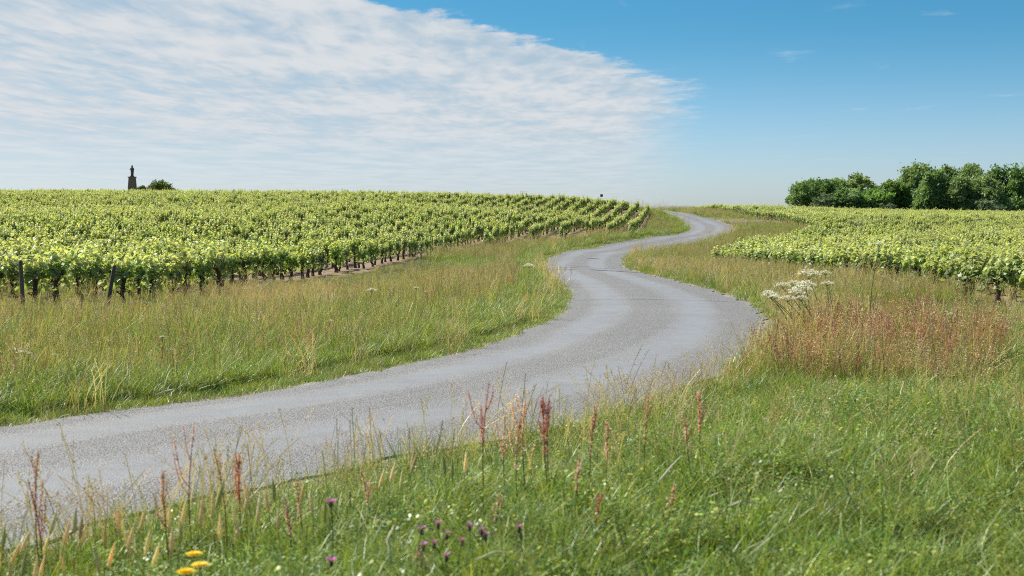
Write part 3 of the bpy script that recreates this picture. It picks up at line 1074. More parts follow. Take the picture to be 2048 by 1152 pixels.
def vine_meshes(seed):
    random.seed(1000 + seed)
    tr = MB()
    bark = (0.075, 0.055, 0.042)
    hx = U(-0.1, 0.1); hy = U(-0.06, 0.06)
    H = U(0.48, 0.6)
    pts = [(0, 0, -0.08)]
    for i in range(1, 6):
        t = i / 5
        pts.append((hx * t + U(-0.035, 0.035), hy * t + U(-0.035, 0.035), H * t))
    tr.tube(pts, [0.085, 0.065, 0.052, 0.056, 0.05, 0.07], 8, jit(bark))
    top = pts[-1]
    for sg in (-1, 1):          # arms along the row (local y)
        q = [top, (top[0] + U(-.05, .05), top[1] + sg * 0.14, top[2] + U(0.02, 0.1)), (top[0] + U(-.06, .06), top[1] + sg * U(0.28, 0.36), top[2] + U(0.04, 0.14))]
        tr.tube(q, [0.045, 0.034, 0.018], 5, jit(bark))
        for k in range(3):
            b0 = lerp3(q[1], q[2], U(0, 1))
            b1 = (b0[0] + U(-.1, .1), b0[1] + U(-.12, .12), b0[2] + U(.15, .3))
            tr.tube([b0, b1], [0.01, 0.005], 4, jit((0.13, 0.1, 0.05)))
    for k in range(7):          # old gnarled spurs and dead canes low on the stock
        b0 = lerp3(pts[2], pts[5], U(0, 1))
        a = U(0, 6.28); ln = U(0.1, 0.3)
        b1 = (b0[0] + math.cos(a) * ln * 0.5, b0[1] + math.sin(a) * ln, b0[2] + U(-0.06, 0.16))
        b2 = (b1[0] + U(-.08, .08), b1[1] + U(-.12, .12), b1[2] + U(-.1, .14))
        tr.tube([b0, b1, b2], [0.018, 0.012, 0.006], 5, jit(bark))
    fo = MB()
    nsh = 13
    for k in range(nsh):
        y0 = (k + 0.5) / nsh * 0.92 - 0.46 + U(-0.05, 0.05)
        x0 = U(-0.07, 0.07)
        base = Vector((x0, y0, H + U(-0.02, 0.1)))
        d = Vector((U(-0.24, 0.24), U(-0.28, 0.28), 1)).normalized()
        ln = U(0.3, 0.6) * (0.75 if U(0, 1) < 0.3 else 1) * (1.4 if U(0, 1) < 0.08 else 1)
        droop = U(0.0, 0.25)
        nl = 14
        for j in range(nl):
            t = (j + U(0, 0.9)) / nl
            q = base + d * (ln * t) + Vector((d.x, d.y, 0)) * (droop * t * t) - Vector((0, 0, droop * 0.3 * t * t))
            sz = (0.125 - 0.06 * t) * U(0.75, 1.2)
            out = Vector((U(-1, 1), U(-1, 1), U(-0.2, 1.1)))
            out.normalize()
            q = q + Vector((out.x * 0.8, out.y, out.z * 0.3)) * 0.10 * (1 - 0.5 * t)
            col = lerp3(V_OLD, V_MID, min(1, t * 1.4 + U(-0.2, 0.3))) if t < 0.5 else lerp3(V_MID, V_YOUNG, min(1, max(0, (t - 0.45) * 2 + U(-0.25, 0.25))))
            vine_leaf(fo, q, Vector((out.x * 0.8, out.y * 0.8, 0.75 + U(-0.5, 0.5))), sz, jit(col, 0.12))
    # a few hanging leaves that hide the arms
    for _ in range(42):
        out = Vector((U(-1, 1), U(-0.6, 0.6), U(-0.1, 0.8)))
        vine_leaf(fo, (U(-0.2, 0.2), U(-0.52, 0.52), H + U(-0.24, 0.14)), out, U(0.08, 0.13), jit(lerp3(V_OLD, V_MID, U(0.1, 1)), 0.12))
    return tr, fo


NV = 7
VINE_T, VINE_F, VINE_ALL = [], [], []
for k in range(NV):
    tr, fo = vine_meshes(k)
    VINE_T.append(tr.mesh('trunk', [M_BARK]))
    VINE_F.append(fo.mesh('foliage', [M_VINE]))
    al = MB()
    al.add(fo.v, fo.f, fo.c if fo.c else (1, 1, 1), 0)
    al.add(tr.v, tr.f, tr.c, 1)
    VINE_ALL.append(al.mesh('vine_%02d' % k, [M_VINE, M_BARK]))
random.seed(99)


def vine_points(poly, direction, spacing, step, x0, x1, y0, y1, ref):
    """plants along parallel rows inside an outline; returns x, y, row number, number along the row"""
    ux, uy = direction
    n_ = math.hypot(ux, uy); ux, uy = ux / n_, uy / n_
    vx, vy = uy, -ux
    out = []
    for r in range(-260, 261):
        for k in range(-260, 261):
            a = k * step
            x = ref[0] + vx * r * spacing + ux * a
            y = ref[1] + vy * r * spacing + uy * a
            if x0 < x < x1 and y0 < y < y1: out.append((x, y, r, k))
    out = np.array(out)
    return out[inside(poly, out[:, 0], out[:, 1])]


PL = vine_points(FIELD_L, (0.128, 1), 1.28, 0.9, -90, 20, 22, 202, (8.4, 101.5))
PR = vine_points(FIELD_R, (-0.55, 1), 1.30, 0.98, 5, 96, 20, 214, (9.3, 25.2))
vines = []
for side, P_, ang in (('left', PL, math.atan2(-0.128, 1)), ('right', PR, math.atan2(0.55, 1))):
    keep = in_view(P_[:, 0], P_[:, 1], 0.03)
    P_ = P_[keep]
    for x, y, r, k in P_:
        if random.random() < 0.02: continue
        vines.append((x + random.gauss(0, 0.05), y + random.gauss(0, 0.05), r, k, side, ang))
vx = np.array([(v[0], v[1]) for v in vines])
vz = ground_z(vx[:, 0], vx[:, 1])
order = np.argsort(np.hypot(vx[:, 0], vx[:, 1]))
near_ids = []
cnt = {'left': 0, 'right': 0}
for i in order:
    v = vines[i]
    if cnt[v[4]] >= 148: continue
    if abs(v[0]) / v[1] > 0.385: continue
    cnt[v[4]] += 1
    near_ids.append(i)
near_set = set(near_ids)
rows_left = sorted({vines[i][2] for i in near_ids if vines[i][4] == 'left'}, reverse=True)
rows_right = sorted({vines[i][2] for i in near_ids if vines[i][4] == 'right'}, reverse=True)
ORD = ['first', 'second', 'third', 'fourth', 'fifth', 'sixth', 'seventh', 'eighth', 'ninth', 'tenth', 'eleventh', 'twelfth', 'thirteenth', 'fourteenth', 'fifteenth', 'sixteenth', 'seventeenth', 'eighteenth', 'nineteenth', 'twentieth']
row_members = {}
for i in near_ids:
    row_members.setdefault((vines[i][4], vines[i][2]), []).append(i)
place = {}
for key, mem in row_members.items():
    mem.sort(key=lambda i: vines[i][1] if key[0] == 'left' else vines[i][0])
    for q, i in enumerate(mem): place[i] = q
rk = {('left', r): n for n, r in enumerate(rows_left)}
rk.update({('right', r): n for n, r in enumerate(sorted({vines[i][2] for i in near_ids if vines[i][4] == 'right'}, key=lambda r: min(vines[i][1] for i in near_ids if vines[i][4] == 'right' and vines[i][2] == r)))})


def ordn(n):
    if n < 20: return ORD[n]
    tens = {2: 'twenty', 3: 'thirty', 4: 'forty', 5: 'fifty'}[(n + 1) // 10] if (n + 1) % 10 else {3: 'thirtieth', 4: 'fortieth', 5: 'fiftieth', 6: 'sixtieth'}[(n + 1) // 10]
    return tens + '-' + ORD[(n + 1) % 10 - 1] if (n + 1) % 10 else tens


for i in near_ids:
    x, y, r, k, side, ang = vines[i]
    n = i % NV
    root = empty('grapevine', (x, y, float(vz[i])), ang + (math.pi if random.random() < 0.5 else 0) + random.gauss(0, 0.06))
    s = random.uniform(0.82, 1.04)
    root.scale = (s, s, s * random.uniform(0.92, 1.08))
    o = bpy.data.objects.new('trunk', VINE_T[n]); o.parent = root; COL.objects.link(o)
    f = bpy.data.objects.new('foliage', VINE_F[n]); f.parent = root; f['kind'] = 'stuff'; COL.objects.link(f)
    if side == 'left':
        lab = 'leafy grapevine, %s plant from the verge in the %s near row of the left vineyard' % (ordn(place[i]), ordn(rk[(side, r)]))
    else:
        lab = 'leafy grapevine, %s plant from the lane in the %s nearest row of the right vineyard' % (ordn(place[i]), ordn(rk[(side, r)]))
    tag(root, lab, 'grapevine', 'nearest grapevines of the %s vineyard' % side)

rest = [i for i in range(len(vines)) if i not in near_set]
pr = np.array([(vines[i][0], vines[i][1], vz[i]) for i in rest])
rot = np.array([(random.gauss(0, .05), random.gauss(0, .05), vines[i][5] + (math.pi if random.random() < 0.5 else 0) + random.gauss(0, 0.08)) for i in rest])
s = rng.uniform(0.76, 1.04, len(rest))
scl = np.stack([s * np.where(pr[:, 0] / pr[:, 1] > 0.11, 1.0, 0.76), s * 1.04, s * rng.uniform(0.85, 1.08, len(rest))], 1)
idx = rng.integers(0, NV, len(rest))
print('VINES', len(near_ids), len(rest))
instancer('distant_grapevines', pr, rot, scl, idx, [bpy.data.objects.new('vine_%02d' % k, VINE_ALL[k]) for k in range(NV)],
          'rows of leafy grapevines covering the slopes farther off', 'vineyard')

# wooden posts at the row ends by the left verge
M_POST_C = (0.115, 0.095, 0.078)
front = sorted([mem[0] for key, mem in row_members.items() if key[0] == 'left' and vines[mem[0]][1] < 62 and abs(vines[mem[0]][0]) / vines[mem[0]][1] < 0.37], key=lambda i: vines[i][0] / vines[i][1])
for q, i in enumerate(front):
    x, y = vines[i][0] - 0.07 + random.uniform(-.1, .1), vines[i][1] - 0.55
    lx, ly = random.uniform(-0.12, 0.3), random.uniform(-0.3, 0.1)
    h = random.uniform(0.62, 0.85)
    root = empty('trellis_post', (x, y, gz(x, y)))
    mb = MB()
    pts = [(lx * t * h, ly * t * h, -0.1 + (h + 0.1) * t) for t in (0, 0.25, 0.5, 0.75, 0.97, 1.0)]
    mb.tube(pts, [0.042, 0.04, 0.038, 0.037, 0.036, 0.03], 9, jit(M_POST_C))
    mb.build('stake', M_WOOD, root)
    mb = MB()
    zt = 0.72 * h
    mb.tube([(lx * zt, ly * zt, zt), (0.06 + lx * zt, 0.55, 0.62), (0.12, 1.1, 0.64)], [0.004] * 3, 5, (0.2, 0.19, 0.18))
    mb.build('wire', M_PAINT, root)
    tag(root, 'short weathered leaning post, %s from the left along the front of the left vineyard' % ordn(q), 'post', 'posts at the row ends')

# ------------------------------------------------------------------ trees on the skyline at the right
def leaf_cloud(name, lobes, n, size, c_in, c_out, seed, upright=0.0):
    """leaf-sized faces spread through the lobes of a crown, in clumps with gaps"""
    r = np.random.default_rng(seed)
    vol = np.array([l[3] * l[4] * l[5] for l in lobes]) ** 0.7
    P, C = [], []
    for l, q in zip(lobes, vol / vol.sum()):
        k = int(n * q)
        nc_ = max(6, k // 45)
        d = r.normal(size=(nc_, 3)); d /= np.linalg.norm(d, axis=1)[:, None]
        rad = r.uniform(0.25, 1.0, nc_) ** 0.55
        cc = np.array(l[:3]) + d * rad[:, None] * np.array(l[3:6])
        own = r.integers(0, nc_, k)
        spread = 0.17 * float(np.mean(l[3:6])) + 0.06
        p_ = cc[own] + r.normal(size=(k, 3)) * spread * np.array([1, 1, 0.7 + upright])
        tone = r.uniform(0, 1, nc_)[own] * 0.65 + r.uniform(0, 0.35, k)
        P.append(p_); C.append(tone)
    P = np.concatenate(P); C = np.concatenate(C)
    k = len(P)
    a = r.normal(size=(k, 3)); a /= np.linalg.norm(a, axis=1)[:, None]
    b_ = np.cross(a, r.normal(size=(k, 3))); b_ /= np.linalg.norm(b_, axis=1)[:, None]
    sz = size * r.uniform(0.6, 1.3, k)[:, None]
    vs = np.stack([P - a * sz, P + b_ * sz * 0.55, P + a * sz, P - b_ * sz * 0.55], 1).reshape(-1, 3)
    me = bpy.data.meshes.new(name)
    me.vertices.add(4 * k)
    me.vertices.foreach_set('co', vs.astype(np.float32).ravel())
    me.loops.add(4 * k)
    me.loops.foreach_set('vertex_index', np.arange(4 * k, dtype=np.int32))
    me.polygons.add(k)
    me.polygons.foreach_set('loop_start', np.arange(0, 4 * k, 4, dtype=np.int32))
    me.update(calc_edges=True)
    col = np.ones((k, 4), np.float32)
    col[:, :3] = np.array(c_in) + (np.array(c_out) - np.array(c_in)) * C[:, None]
    ca = me.color_attributes.new('tint', 'FLOAT_COLOR', 'POINT')
    ca.data.foreach_set('color', np.repeat(col, 4, 0).ravel())
    me.materials.append(M_TREE)
    return me


def make_tree(name, px, top, wpx, d, style, label, group, seed, cat='tree', base_y=None):
    r = random.Random(seed)
    x, y, zt = at(px, top, d)
    zg = gz(x, y)
    H = zt - zg
    W = wpx * d / FPX * (1.15 if style != 'box' else 1.5)
    root = empty(name, (x, y, zg))
    lobes = []
    if style == 'oak':
        for k in range(13):
            a = k * 2.4 + r.uniform(-.4, .4); rr = r.uniform(0.12, 0.36) * W
            z = r.uniform(0.30, 0.84) * H
            q = r.uniform(0.13, 0.19) * W
            lobes.append((math.cos(a) * rr, math.sin(a) * rr, z, q * 1.15, q * 1.15, q * 0.8))
        lobes.append((0.03 * W, 0, H * 0.84, W * 0.17, W * 0.17, H * 0.13))
        cols = ((0.13, 0.225, 0.065), (0.31, 0.45, 0.14)); size = 0.32; n = 12500
    elif style == 'tall':
        for k in range(15):
            a = k * 2.4 + r.uniform(-.4, .4); z = r.uniform(0.16, 0.78)
            rr = r.uniform(0.1, 0.34) * W * (1.1 - 0.5 * z)
            q = r.uniform(0.15, 0.22) * W
            lobes.append((math.cos(a) * rr, math.sin(a) * rr, z * H, q, q, q * 1.5))
        lobes.append((0, 0, H * 0.80, W * 0.2, W * 0.2, H * 0.13))
        cols = ((0.115, 0.21, 0.07), (0.28, 0.41, 0.14)); size = 0.32; n = 18000
    else:
        for k in range(9):
            a = k * 2.4; rr = r.uniform(0.05, 0.3) * W
            q = r.uniform(0.16, 0.24) * W
            lobes.append((math.cos(a) * rr, math.sin(a) * rr, r.uniform(0.3, 0.75) * H, q, q, min(q, 0.25 * H)))
        cols = ((0.09, 0.14, 0.07), (0.27, 0.33, 0.2)); size = 0.24; n = 3200
        if style == 'box': cols = ((0.05, 0.10, 0.02), (0.2, 0.3, 0.06)); size = 0.16; n = 3600
    me = leaf_cloud('crown', lobes, n, size, cols[0], cols[1], seed, 0.5 if style == 'tall' else 0)
    o = bpy.data.objects.new('crown', me); o.parent = root; o['kind'] = 'stuff'; COL.objects.link(o)
    mb = MB()
    tr = max(0.05, 0.022 * H)
    top_z = 0.62 * H
    mb.tube([(0, 0, -0.3), (r.uniform(-.1, .1), 0, top_z * 0.4), (r.uniform(-.2, .2), r.uniform(-.2, .2), top_z), (0, 0, H * 0.85)], [tr * 1.2, tr, tr * 0.6, tr * 0.15], 8, (0.09, 0.075, 0.06))
    for l in lobes[:9]:
        z0 = min(top_z, l[2] * 0.6)
        mb.tube([(0, 0, z0), (l[0] * 0.55, l[1] * 0.55, (z0 + l[2]) / 2 - 0.05 * H), l[:3]], [tr * 0.45, tr * 0.28, tr * 0.1], 5, (0.09, 0.075, 0.06))
    mb.build('trunk', M_BARK, root)
    tag(root, label, cat, group)
    return root


TG = 'trees along the skyline at the right'
TREES = [
    ('broad_tree', 1627, 356, 104, 325, 'oak', 'loose spreading tree at the left end of the skyline tree line'),
    ('broad_tree', 1713, 345, 92, 330, 'oak', 'rounded tree second from the left in the skyline tree line'),
    ('broad_tree', 1787, 360, 78, 330, 'oak', 'lower dark tree in the dip of the skyline tree line'),
    ('tall_tree', 1832, 331, 74, 334, 'tall', 'tall tree where the skyline tree line steps up, left of the dense block'),
    ('tall_tree', 1893, 325, 78, 336, 'tall', 'second tall tree of the dense block on the right skyline'),
    ('tall_tree', 1950, 324, 78, 330, 'tall', 'third tall tree of the dense block on the right skyline'),
    ('tall_tree', 2003, 321, 78, 334, 'tall', 'tallest tree of the dense block, near the right edge of the photo'),
    ('tall_tree', 2052, 326, 80, 330, 'tall', 'dark tree of the dense block cut by the right edge of the photo'),
    ('tall_tree', 1862, 345, 70, 322, 'tall', 'front tree with a lower crown at the left of the dense block'),
    ('tall_tree', 1915, 352, 70, 320, 'tall', 'front tree with a lower crown in the middle of the dense block'),
    ('tall_tree', 1975, 348, 74, 320, 'tall', 'front tree with a lower crown at the right of the dense block'),
    ('broad_tree', 1745, 378, 70, 320, 'oak', 'small dark tree between the rounded tree and the dip'),
    ('broad_tree', 1690, 376, 70, 320, 'oak', 'small tree in front of the rounded skyline tree'),
]
for k, (nm, px, top, wp, d, st, lab) in enumerate(TREES):
    make_tree(nm, px, top, wp, d, st, lab, TG, 300 + k)
make_tree('grey_shrub', 1650, 383, 62, 312, 'shrub', 'pale grey green shrub below the leftmost skyline tree', None, 340, 'shrub')
make_tree('grey_shrub', 1773, 404, 32, 312, 'shrub', 'small pale olive bush at the foot of the tree line dip', None, 341, 'shrub')
make_tree('grey_shrub', 1975, 396, 60, 310, 'shrub', 'pale green bush at the foot of the tall dense trees', None, 342, 'shrub')
make_tree('round_bush', 322, 358, 46, 214, 'box', 'rounded green bush on the crest right of the statue', None, 350, 'bush')
b2 = make_tree('round_bush', 292, 369, 24, 214, 'box', 'small low bush between the statue and the rounded bush', None, 351, 'bush')

# ------------------------------------------------------------------ statue on the crest
def loft(mb, secs, n=18, col=(1, 1, 1)):
    """closed skin over elliptic sections (z, cx, cy, rx, ry)"""
    vs, fs = [], []
    for z, cx, cy_, rx_, ry_ in secs:
        for k in range(n):
            a = 2 * math.pi * k / n
            f = 1 + 0.05 * math.sin(a * 7 + z * 2.0)
            vs.append((cx + math.cos(a) * rx_ * f, cy_ + math.sin(a) * ry_ * f, z))
    for i in range(len(secs) - 1):
        for k in range(n):
            fs.append((i * n + k, i * n + (k + 1) % n, (i + 1) * n + (k + 1) % n, (i + 1) * n + k))
    fs.append(tuple(reversed(range(n))))
    fs.append(tuple(range((len(secs) - 1) * n, len(secs) * n)))
    mb.add(vs, fs, col)


sx_, sy_, sz_top = at(264.5, 353.5, 216)
sg = gz(sx_, sy_)
mon = empty('monument', (sx_, sy_, sg))
Hp = sz_top - sg
mb = MB()
def frust(mb, z0, z1, w0, w1, col):
    vs = [(-w0, -w0, z0), (w0, -w0, z0), (w0, w0, z0), (-w0, w0, z0), (-w1, -w1, z1), (w1, -w1, z1), (w1, w1, z1), (-w1, w1, z1)]
    mb.add(vs, [(3, 2, 1, 0), (4, 5, 6, 7), (0, 1, 5, 4), (1, 2, 6, 5), (2, 3, 7, 6), (3, 0, 4, 7)], col)
frust(mb, -0.2, Hp - 0.16, 0.70, 0.45, (0.17, 0.145, 0.10))
mb.build('pedestal', M_STONE, mon, smooth=False)
mb = MB()
frust(mb, Hp - 0.158, Hp - 0.06, 0.50, 0.56, (0.15, 0.14, 0.12))
frust(mb, Hp - 0.058, Hp, 0.56, 0.54, (0.17, 0.16, 0.13))
mb.build('cap_stone', M_STONE, mon, smooth=False)
mb = MB()
frust(mb, Hp + 0.002, Hp + 0.12, 0.28, 0.24, (0.10, 0.10, 0.10))
mb.build('plinth', M_STONE, mon, smooth=False)
mb = MB()
z0 = Hp + 0.12
ST = (0.085, 0.085, 0.088)
loft(mb, [(z0, 0, 0, .22, .2), (z0 + .25, 0.01, 0, .2, .18), (z0 + .6, .02, 0, .235, .18), (z0 + .9, .03, 0, .26, .19), (z0 + 1.05, .02, -.02, .26, .2),
          (z0 + 1.18, .02, 0, .235, .17), (z0 + 1.28, .01, 0, .15, .13), (z0 + 1.36, 0, 0, .115, .12), (z0 + 1.48, 0, -.005, .118, .135), (z0 + 1.57, .005, 0, .10, .11), (z0 + 1.64, .01, 0, .05, .05)], 20, ST)
# arms folded in front, the right elbow standing out
mb.tube([(-.17, 0, z0 + 1.16), (-.31, -.04, z0 + .98), (-.22, -.16, z0 + .97), (-.04, -.24, z0 + 1.06)], [.075, .075, .06, .045], 8, ST)
mb.tube([(.2, 0, z0 + 1.14), (.27, -.06, z0 + .95), (.16, -.18, z0 + .96), (0, -.25, z0 + 1.04)], [.075, .07, .055, .045], 8, ST)
mb.tube([(0.12, -.14, z0 + 0.9), (0.2, -.13, z0 + .45), (.17, -.12, z0 + .06)], [.05, .06, .05], 7, ST)
mb.tube([(0, -.13, z0 + 1.40), (0, -.15, z0 + 1.37)], [.02, .012], 6, ST)
mb.build('figure', M_STONE, mon)
tag(mon, 'dark stone statue of a veiled figure on a tapered pedestal on the vineyard crest', 'statue')

# ------------------------------------------------------------------ small sign by the lane's crest
x, y, zt = at(1203, 388.5, 150)
g0 = gz(x, y)
sg_ = empty('small_sign', (x, y, g0))
mb = MB()
mb.tube([(0, 0, -0.2), (0, 0, zt - g0 - 0.02)], [0.03, 0.03], 8, (0.62, 0.62, 0.6))
mb.build('post', M_PAINT, sg_)
mb = MB()
h0 = zt - g0
vs = [(-.14, -.035, h0 - .27), (.14, -.035, h0 - .27), (.14, -.035, h0), (-.14, -.035, h0), (-.14, -.05, h0 - .27), (.14, -.05, h0 - .27), (.14, -.05, h0), (-.14, -.05, h0)]
mb.add(vs, [(0, 1, 2, 3), (7, 6, 5, 4), (0, 4, 5, 1), (1, 5, 6, 2), (2, 6, 7, 3), (3, 7, 4, 0)], (0.02, 0.045, 0.09))
mb.build('plate', M_PAINT, sg_, smooth=False)
tag(sg_, 'small dark blue square sign on a pale post at the end of the hillside rows', 'sign')

# ------------------------------------------------------------------ single plants in the foreground
def root_at(name, px, py, d, dxb=0.0):
    """a plant whose tip is seen at a pixel; returns its base Empty and the tip in local coordinates"""
    x, y, zt = at(px, py, d)
    bx = x + dxb
    g = gz(bx, y)
    return empty(name, (bx, y, g)), Vector((x - bx, 0, zt - g))


def stalk(mb, tip, r0, r1, col, bend=0.06):
    pts = []
    a = U(0, 6.28)
    for i in range(7):
        t = i / 6
        o_ = math.sin(t * math.pi) * bend * tip.z
        pts.append((tip.x * t * t + math.cos(a) * o_, math.sin(a) * o_, -0.02 + (tip.z + 0.02) * t))
    mb.tube(pts, [r0 + (r1 - r0) * i / 6 for i in range(7)], 6, col)
    return pts


def along(pts, t):
    k = min(len(pts) - 2, int(t * (len(pts) - 1)))
    f = t * (len(pts) - 1) - k
    return lerp3(pts[k], pts[k + 1], f)


def valve(mb, p, size, col):
    """a small flat winged fruit, as sorrel carries in hundreds"""
    a = Vector((U(-1, 1), U(-1, 1), U(-0.9, 0.3))).normalized(); b_ = a.orthogonal().normalized()
    q = Vector(p)
    mb.add([tuple(q), tuple(q + a * size * .6 + b_ * size * .5), tuple(q + a * size * 1.2), tuple(q + a * size * .6 - b_ * size * .5)], [(0, 1, 2, 3)], col, 0)


def sorrel(px, py, d, full, col, label, dxb=0.0, frac=0.5):
    root, tip = root_at('sorrel_plant', px, py, d, dxb)
    mb = MB()
    pts = stalk(mb, tip, 0.0035, 0.0014, jit((0.16, 0.12, 0.05)), 0.04)
    hd = MB()
    branches = [[along(pts, t) for t in np.linspace(1 - frac, 1.0, 8)]]
    for k in range(int(2 + 4 * full)):
        t0 = U(1 - frac, 0.9)
        b0 = along(pts, t0)
        ln = U(0.3, 0.75) * (1 - t0 + 0.1) * tip.z
        a = U(0, 6.28); sp = U(0.15, 0.4)
        br = [(b0[0] + math.cos(a) * sp * ln * math.sqrt(u), b0[1] + math.sin(a) * sp * ln * math.sqrt(u), b0[2] + ln * u) for u in np.linspace(0, 1, 6)]
        branches.append(br)
        mb.tube(br, [0.0016 - 0.0008 * u for u in np.linspace(0, 1, 6)], 4, jit((0.3, 0.14, 0.07)))
    mb.build('stem', M_GRASS, root)
    for br in branches:
        ln = (Vector(br[-1]) - Vector(br[0])).length
        nw = max(4, int(ln / 0.011))
        for w_ in range(nw):
            u = (w_ + U(0, .6)) / nw
            q = along(br, min(0.999, u))
            for _ in range(int(3 + 7 * full * U(0.1, 1))):
                valve(hd, (q[0] + U(-.005, .005), q[1] + U(-.005, .005), q[2] + U(-.006, .006)), U(0.0045, 0.0085), jit(col, 0.3))
    h = hd.build('seed_head', M_SEED, root)
    h['kind'] = 'stuff'
    # arrow-shaped leaf at the foot
    lf = MB()
    for k in range(3):
        blade(lf, U(-.01, .01), U(-.01, .01), U(.08, .16), U(.012, .02), U(0, 6.28), U(.2, .6), U(.2, .8), jit(G_FRESH), jit(G_YEL), 4, U(0, .06))
    lf.build('leaf', M_GRASS, root)
    tag(root, label, 'sorrel', 'single sorrel stalks in the foreground')


C_RED, C_PINK, C_BRN = (0.60, 0.22, 0.16), (0.78, 0.42, 0.30), (0.68, 0.43, 0.27)
for a in [
    (390, 845, 6.3, 0.35, C_PINK, 'pink open sorrel stalk standing against the grey lane, above the yellow flowers'),
    (478, 908, 6.3, 0.9, C_RED, 'dark red dense sorrel head just right of the tallest pink stalk'),
    (325, 938, 6.0, 0.9, C_BRN, 'bushy rusty sorrel head left of the tallest pink stalk'),
    (76, 902, 6.0, 0.4, C_RED, 'thin dark red sorrel spike near the left edge of the photo'),
    (56, 960, 5.9, 0.4, C_RED, 'short thin red sorrel spike closest to the left edge'),
    (427, 895, 6.2, 0.2, C_BRN, 'slender brownish sorrel stalk between the pink stalk and the dark red head'),
    (978, 762, 6.9, 0.5, C_RED, 'tall red sorrel stalk, leftmost of the group in mid foreground'),
    (1050, 795, 6.8, 0.6, C_PINK, 'pale pink sorrel stalk in the middle of the mid foreground group'),
    (1085, 788, 6.8, 1.0, C_RED, 'thick tall red sorrel stalk of the mid foreground group'),
    (1098, 800, 6.9, 0.9, C_RED, 'thick red sorrel stalk close beside the tallest of the group'),
    (1040, 835, 6.7, 1.0, C_PINK, 'lower bushy pink sorrel head of the mid foreground group'),
    (1012, 820, 6.9, 0.3, C_PINK, 'thin pink sorrel stalk left of the bushy heads in mid foreground'),
    (1190, 808, 7.0, 0.9, C_BRN, 'brown upright sorrel head at the edge of the lane, right of the red group'),
    (1298, 785, 7.3, 0.7, C_BRN, 'slim brown sorrel stalk beside the broken lane edge'),
    (1400, 780, 7.5, 0.8, C_PINK, 'tall pale rusty sorrel stalk in the green bank'),
    (1370, 832, 7.2, 0.6, C_PINK, 'short pinkish sorrel stalk left of the pale rusty one in the bank'),
    (1216, 845, 7.0, 0.9, C_BRN, 'low rusty sorrel head just below the brown upright head'),
    (1160, 915, 6.4, 0.5, C_BRN, 'faded brown sorrel stalk low in the bank below the red group'),
    (1205, 985, 5.9, 0.4, C_RED, 'small red sorrel spike deep in the near grass'),
    (1350, 965, 6.0, 0.4, C_BRN, 'faint rusty sorrel stalk in the near grass right of centre'),
    (592, 962, 6.3, 0.5, C_BRN, 'small rusty sorrel stalk at the grass edge below the lane'),
    (722, 938, 6.5, 0.5, C_PINK, 'small pinkish sorrel stalk at the grass edge, left of centre'),
    (568, 990, 5.9, 1.0, C_BRN, 'broad brown sorrel head in the grass right of the yellow flowers'),
    (1002, 985, 6.0, 0.6, C_BRN, 'brown sorrel stalk above the purple buds'),
    (838, 1090, 5.2, 0.7, C_PINK, 'rusty sorrel head among the purple buds at the bottom'),
]:
    sorrel(*a, dxb=U(-0.05, 0.05))


def foxtail(px, py, d, label, col=G_GOLD):
    root, tip = root_at('golden_foxtail', px, py, d, U(-0.06, 0.03))
    mb = MB()
    pts = stalk(mb, tip, 0.0016, 0.0009, jit((0.24, 0.22, 0.07)), 0.05)
    mb.build('stem', M_GRASS, root)
    h = MB()
    e0 = Vector(along(pts, max(0.05, 1 - 0.10 / tip.z))); e1 = Vector(pts[-1])
    ax = (e1 - e0)
    prof = [0.15, 0.75, 1.0, 0.95, 0.75, 0.45, 0.1]
    h.tube([tuple(e0 + ax * (i / 6)) for i in range(7)], [0.0085 * q for q in prof], 7, jit(col, 0.12))
    for _ in range(46):
        t = U(0.02, 1)
        q = e0 + ax * t
        a = U(0, 6.28); rr = 0.0085 * prof[min(6, int(t * 6.99))]
        p0 = q + Vector((math.cos(a) * rr, math.sin(a) * rr, 0))
        p1 = p0 + Vector((math.cos(a) * 0.006, math.sin(a) * 0.006, 0.012))
        h.add([tuple(p0 - Vector((.0006, 0, 0))), tuple(p0 + Vector((.0006, 0, 0))), tuple(p1)], [(0, 1, 2)], jit(col, 0.15))
    h.build('ear', M_SEED, root)
    tag(root, label, 'grass', 'golden grass ears at the lower left')


EARS = sorted([(115, 1018), (152, 1015), (165, 1030), (235, 1012), (228, 1022), (292, 1012), (340, 1010), (100, 1065), (175, 1045), (270, 1045), (140, 1040), (53, 1100), (230, 1085), (75, 1110), (20, 1120), (372, 1000), (405, 1000), (485, 950), (545, 955), (530, 980), (610, 960),
               (300, 1060), (250, 1060), (190, 1095), (345, 1055), (425, 985), (448, 960), (500, 975), (520, 1000), (210, 1050), (10, 1050), (40, 1085), (320, 1085), (275, 1100), (120, 1100), (150, 1120), (360, 1030), (465, 1010), (620, 985), (650, 1000), (700, 975), (770, 935), (790, 925), (828, 900), (835, 905), (885, 905), (925, 908), (933, 905), (905, 915),
               (60, 1060), (90, 1110), (440, 1030), (480, 1040), (555, 1020), (600, 1030), (680, 1010), (740, 960), (805, 940)])
for q, (px, py) in enumerate(EARS):
    foxtail(px, py, U(5.3, 6.2) if px < 560 else U(6.2, 7.0), 'golden tapered grass ear by the near lane edge, %s from the left' % ordn(q), random.choice([G_GOLD, G_GOLD, G_GOLD, (0.72, 0.6, 0.3), (0.5, 0.5, 0.2)]))


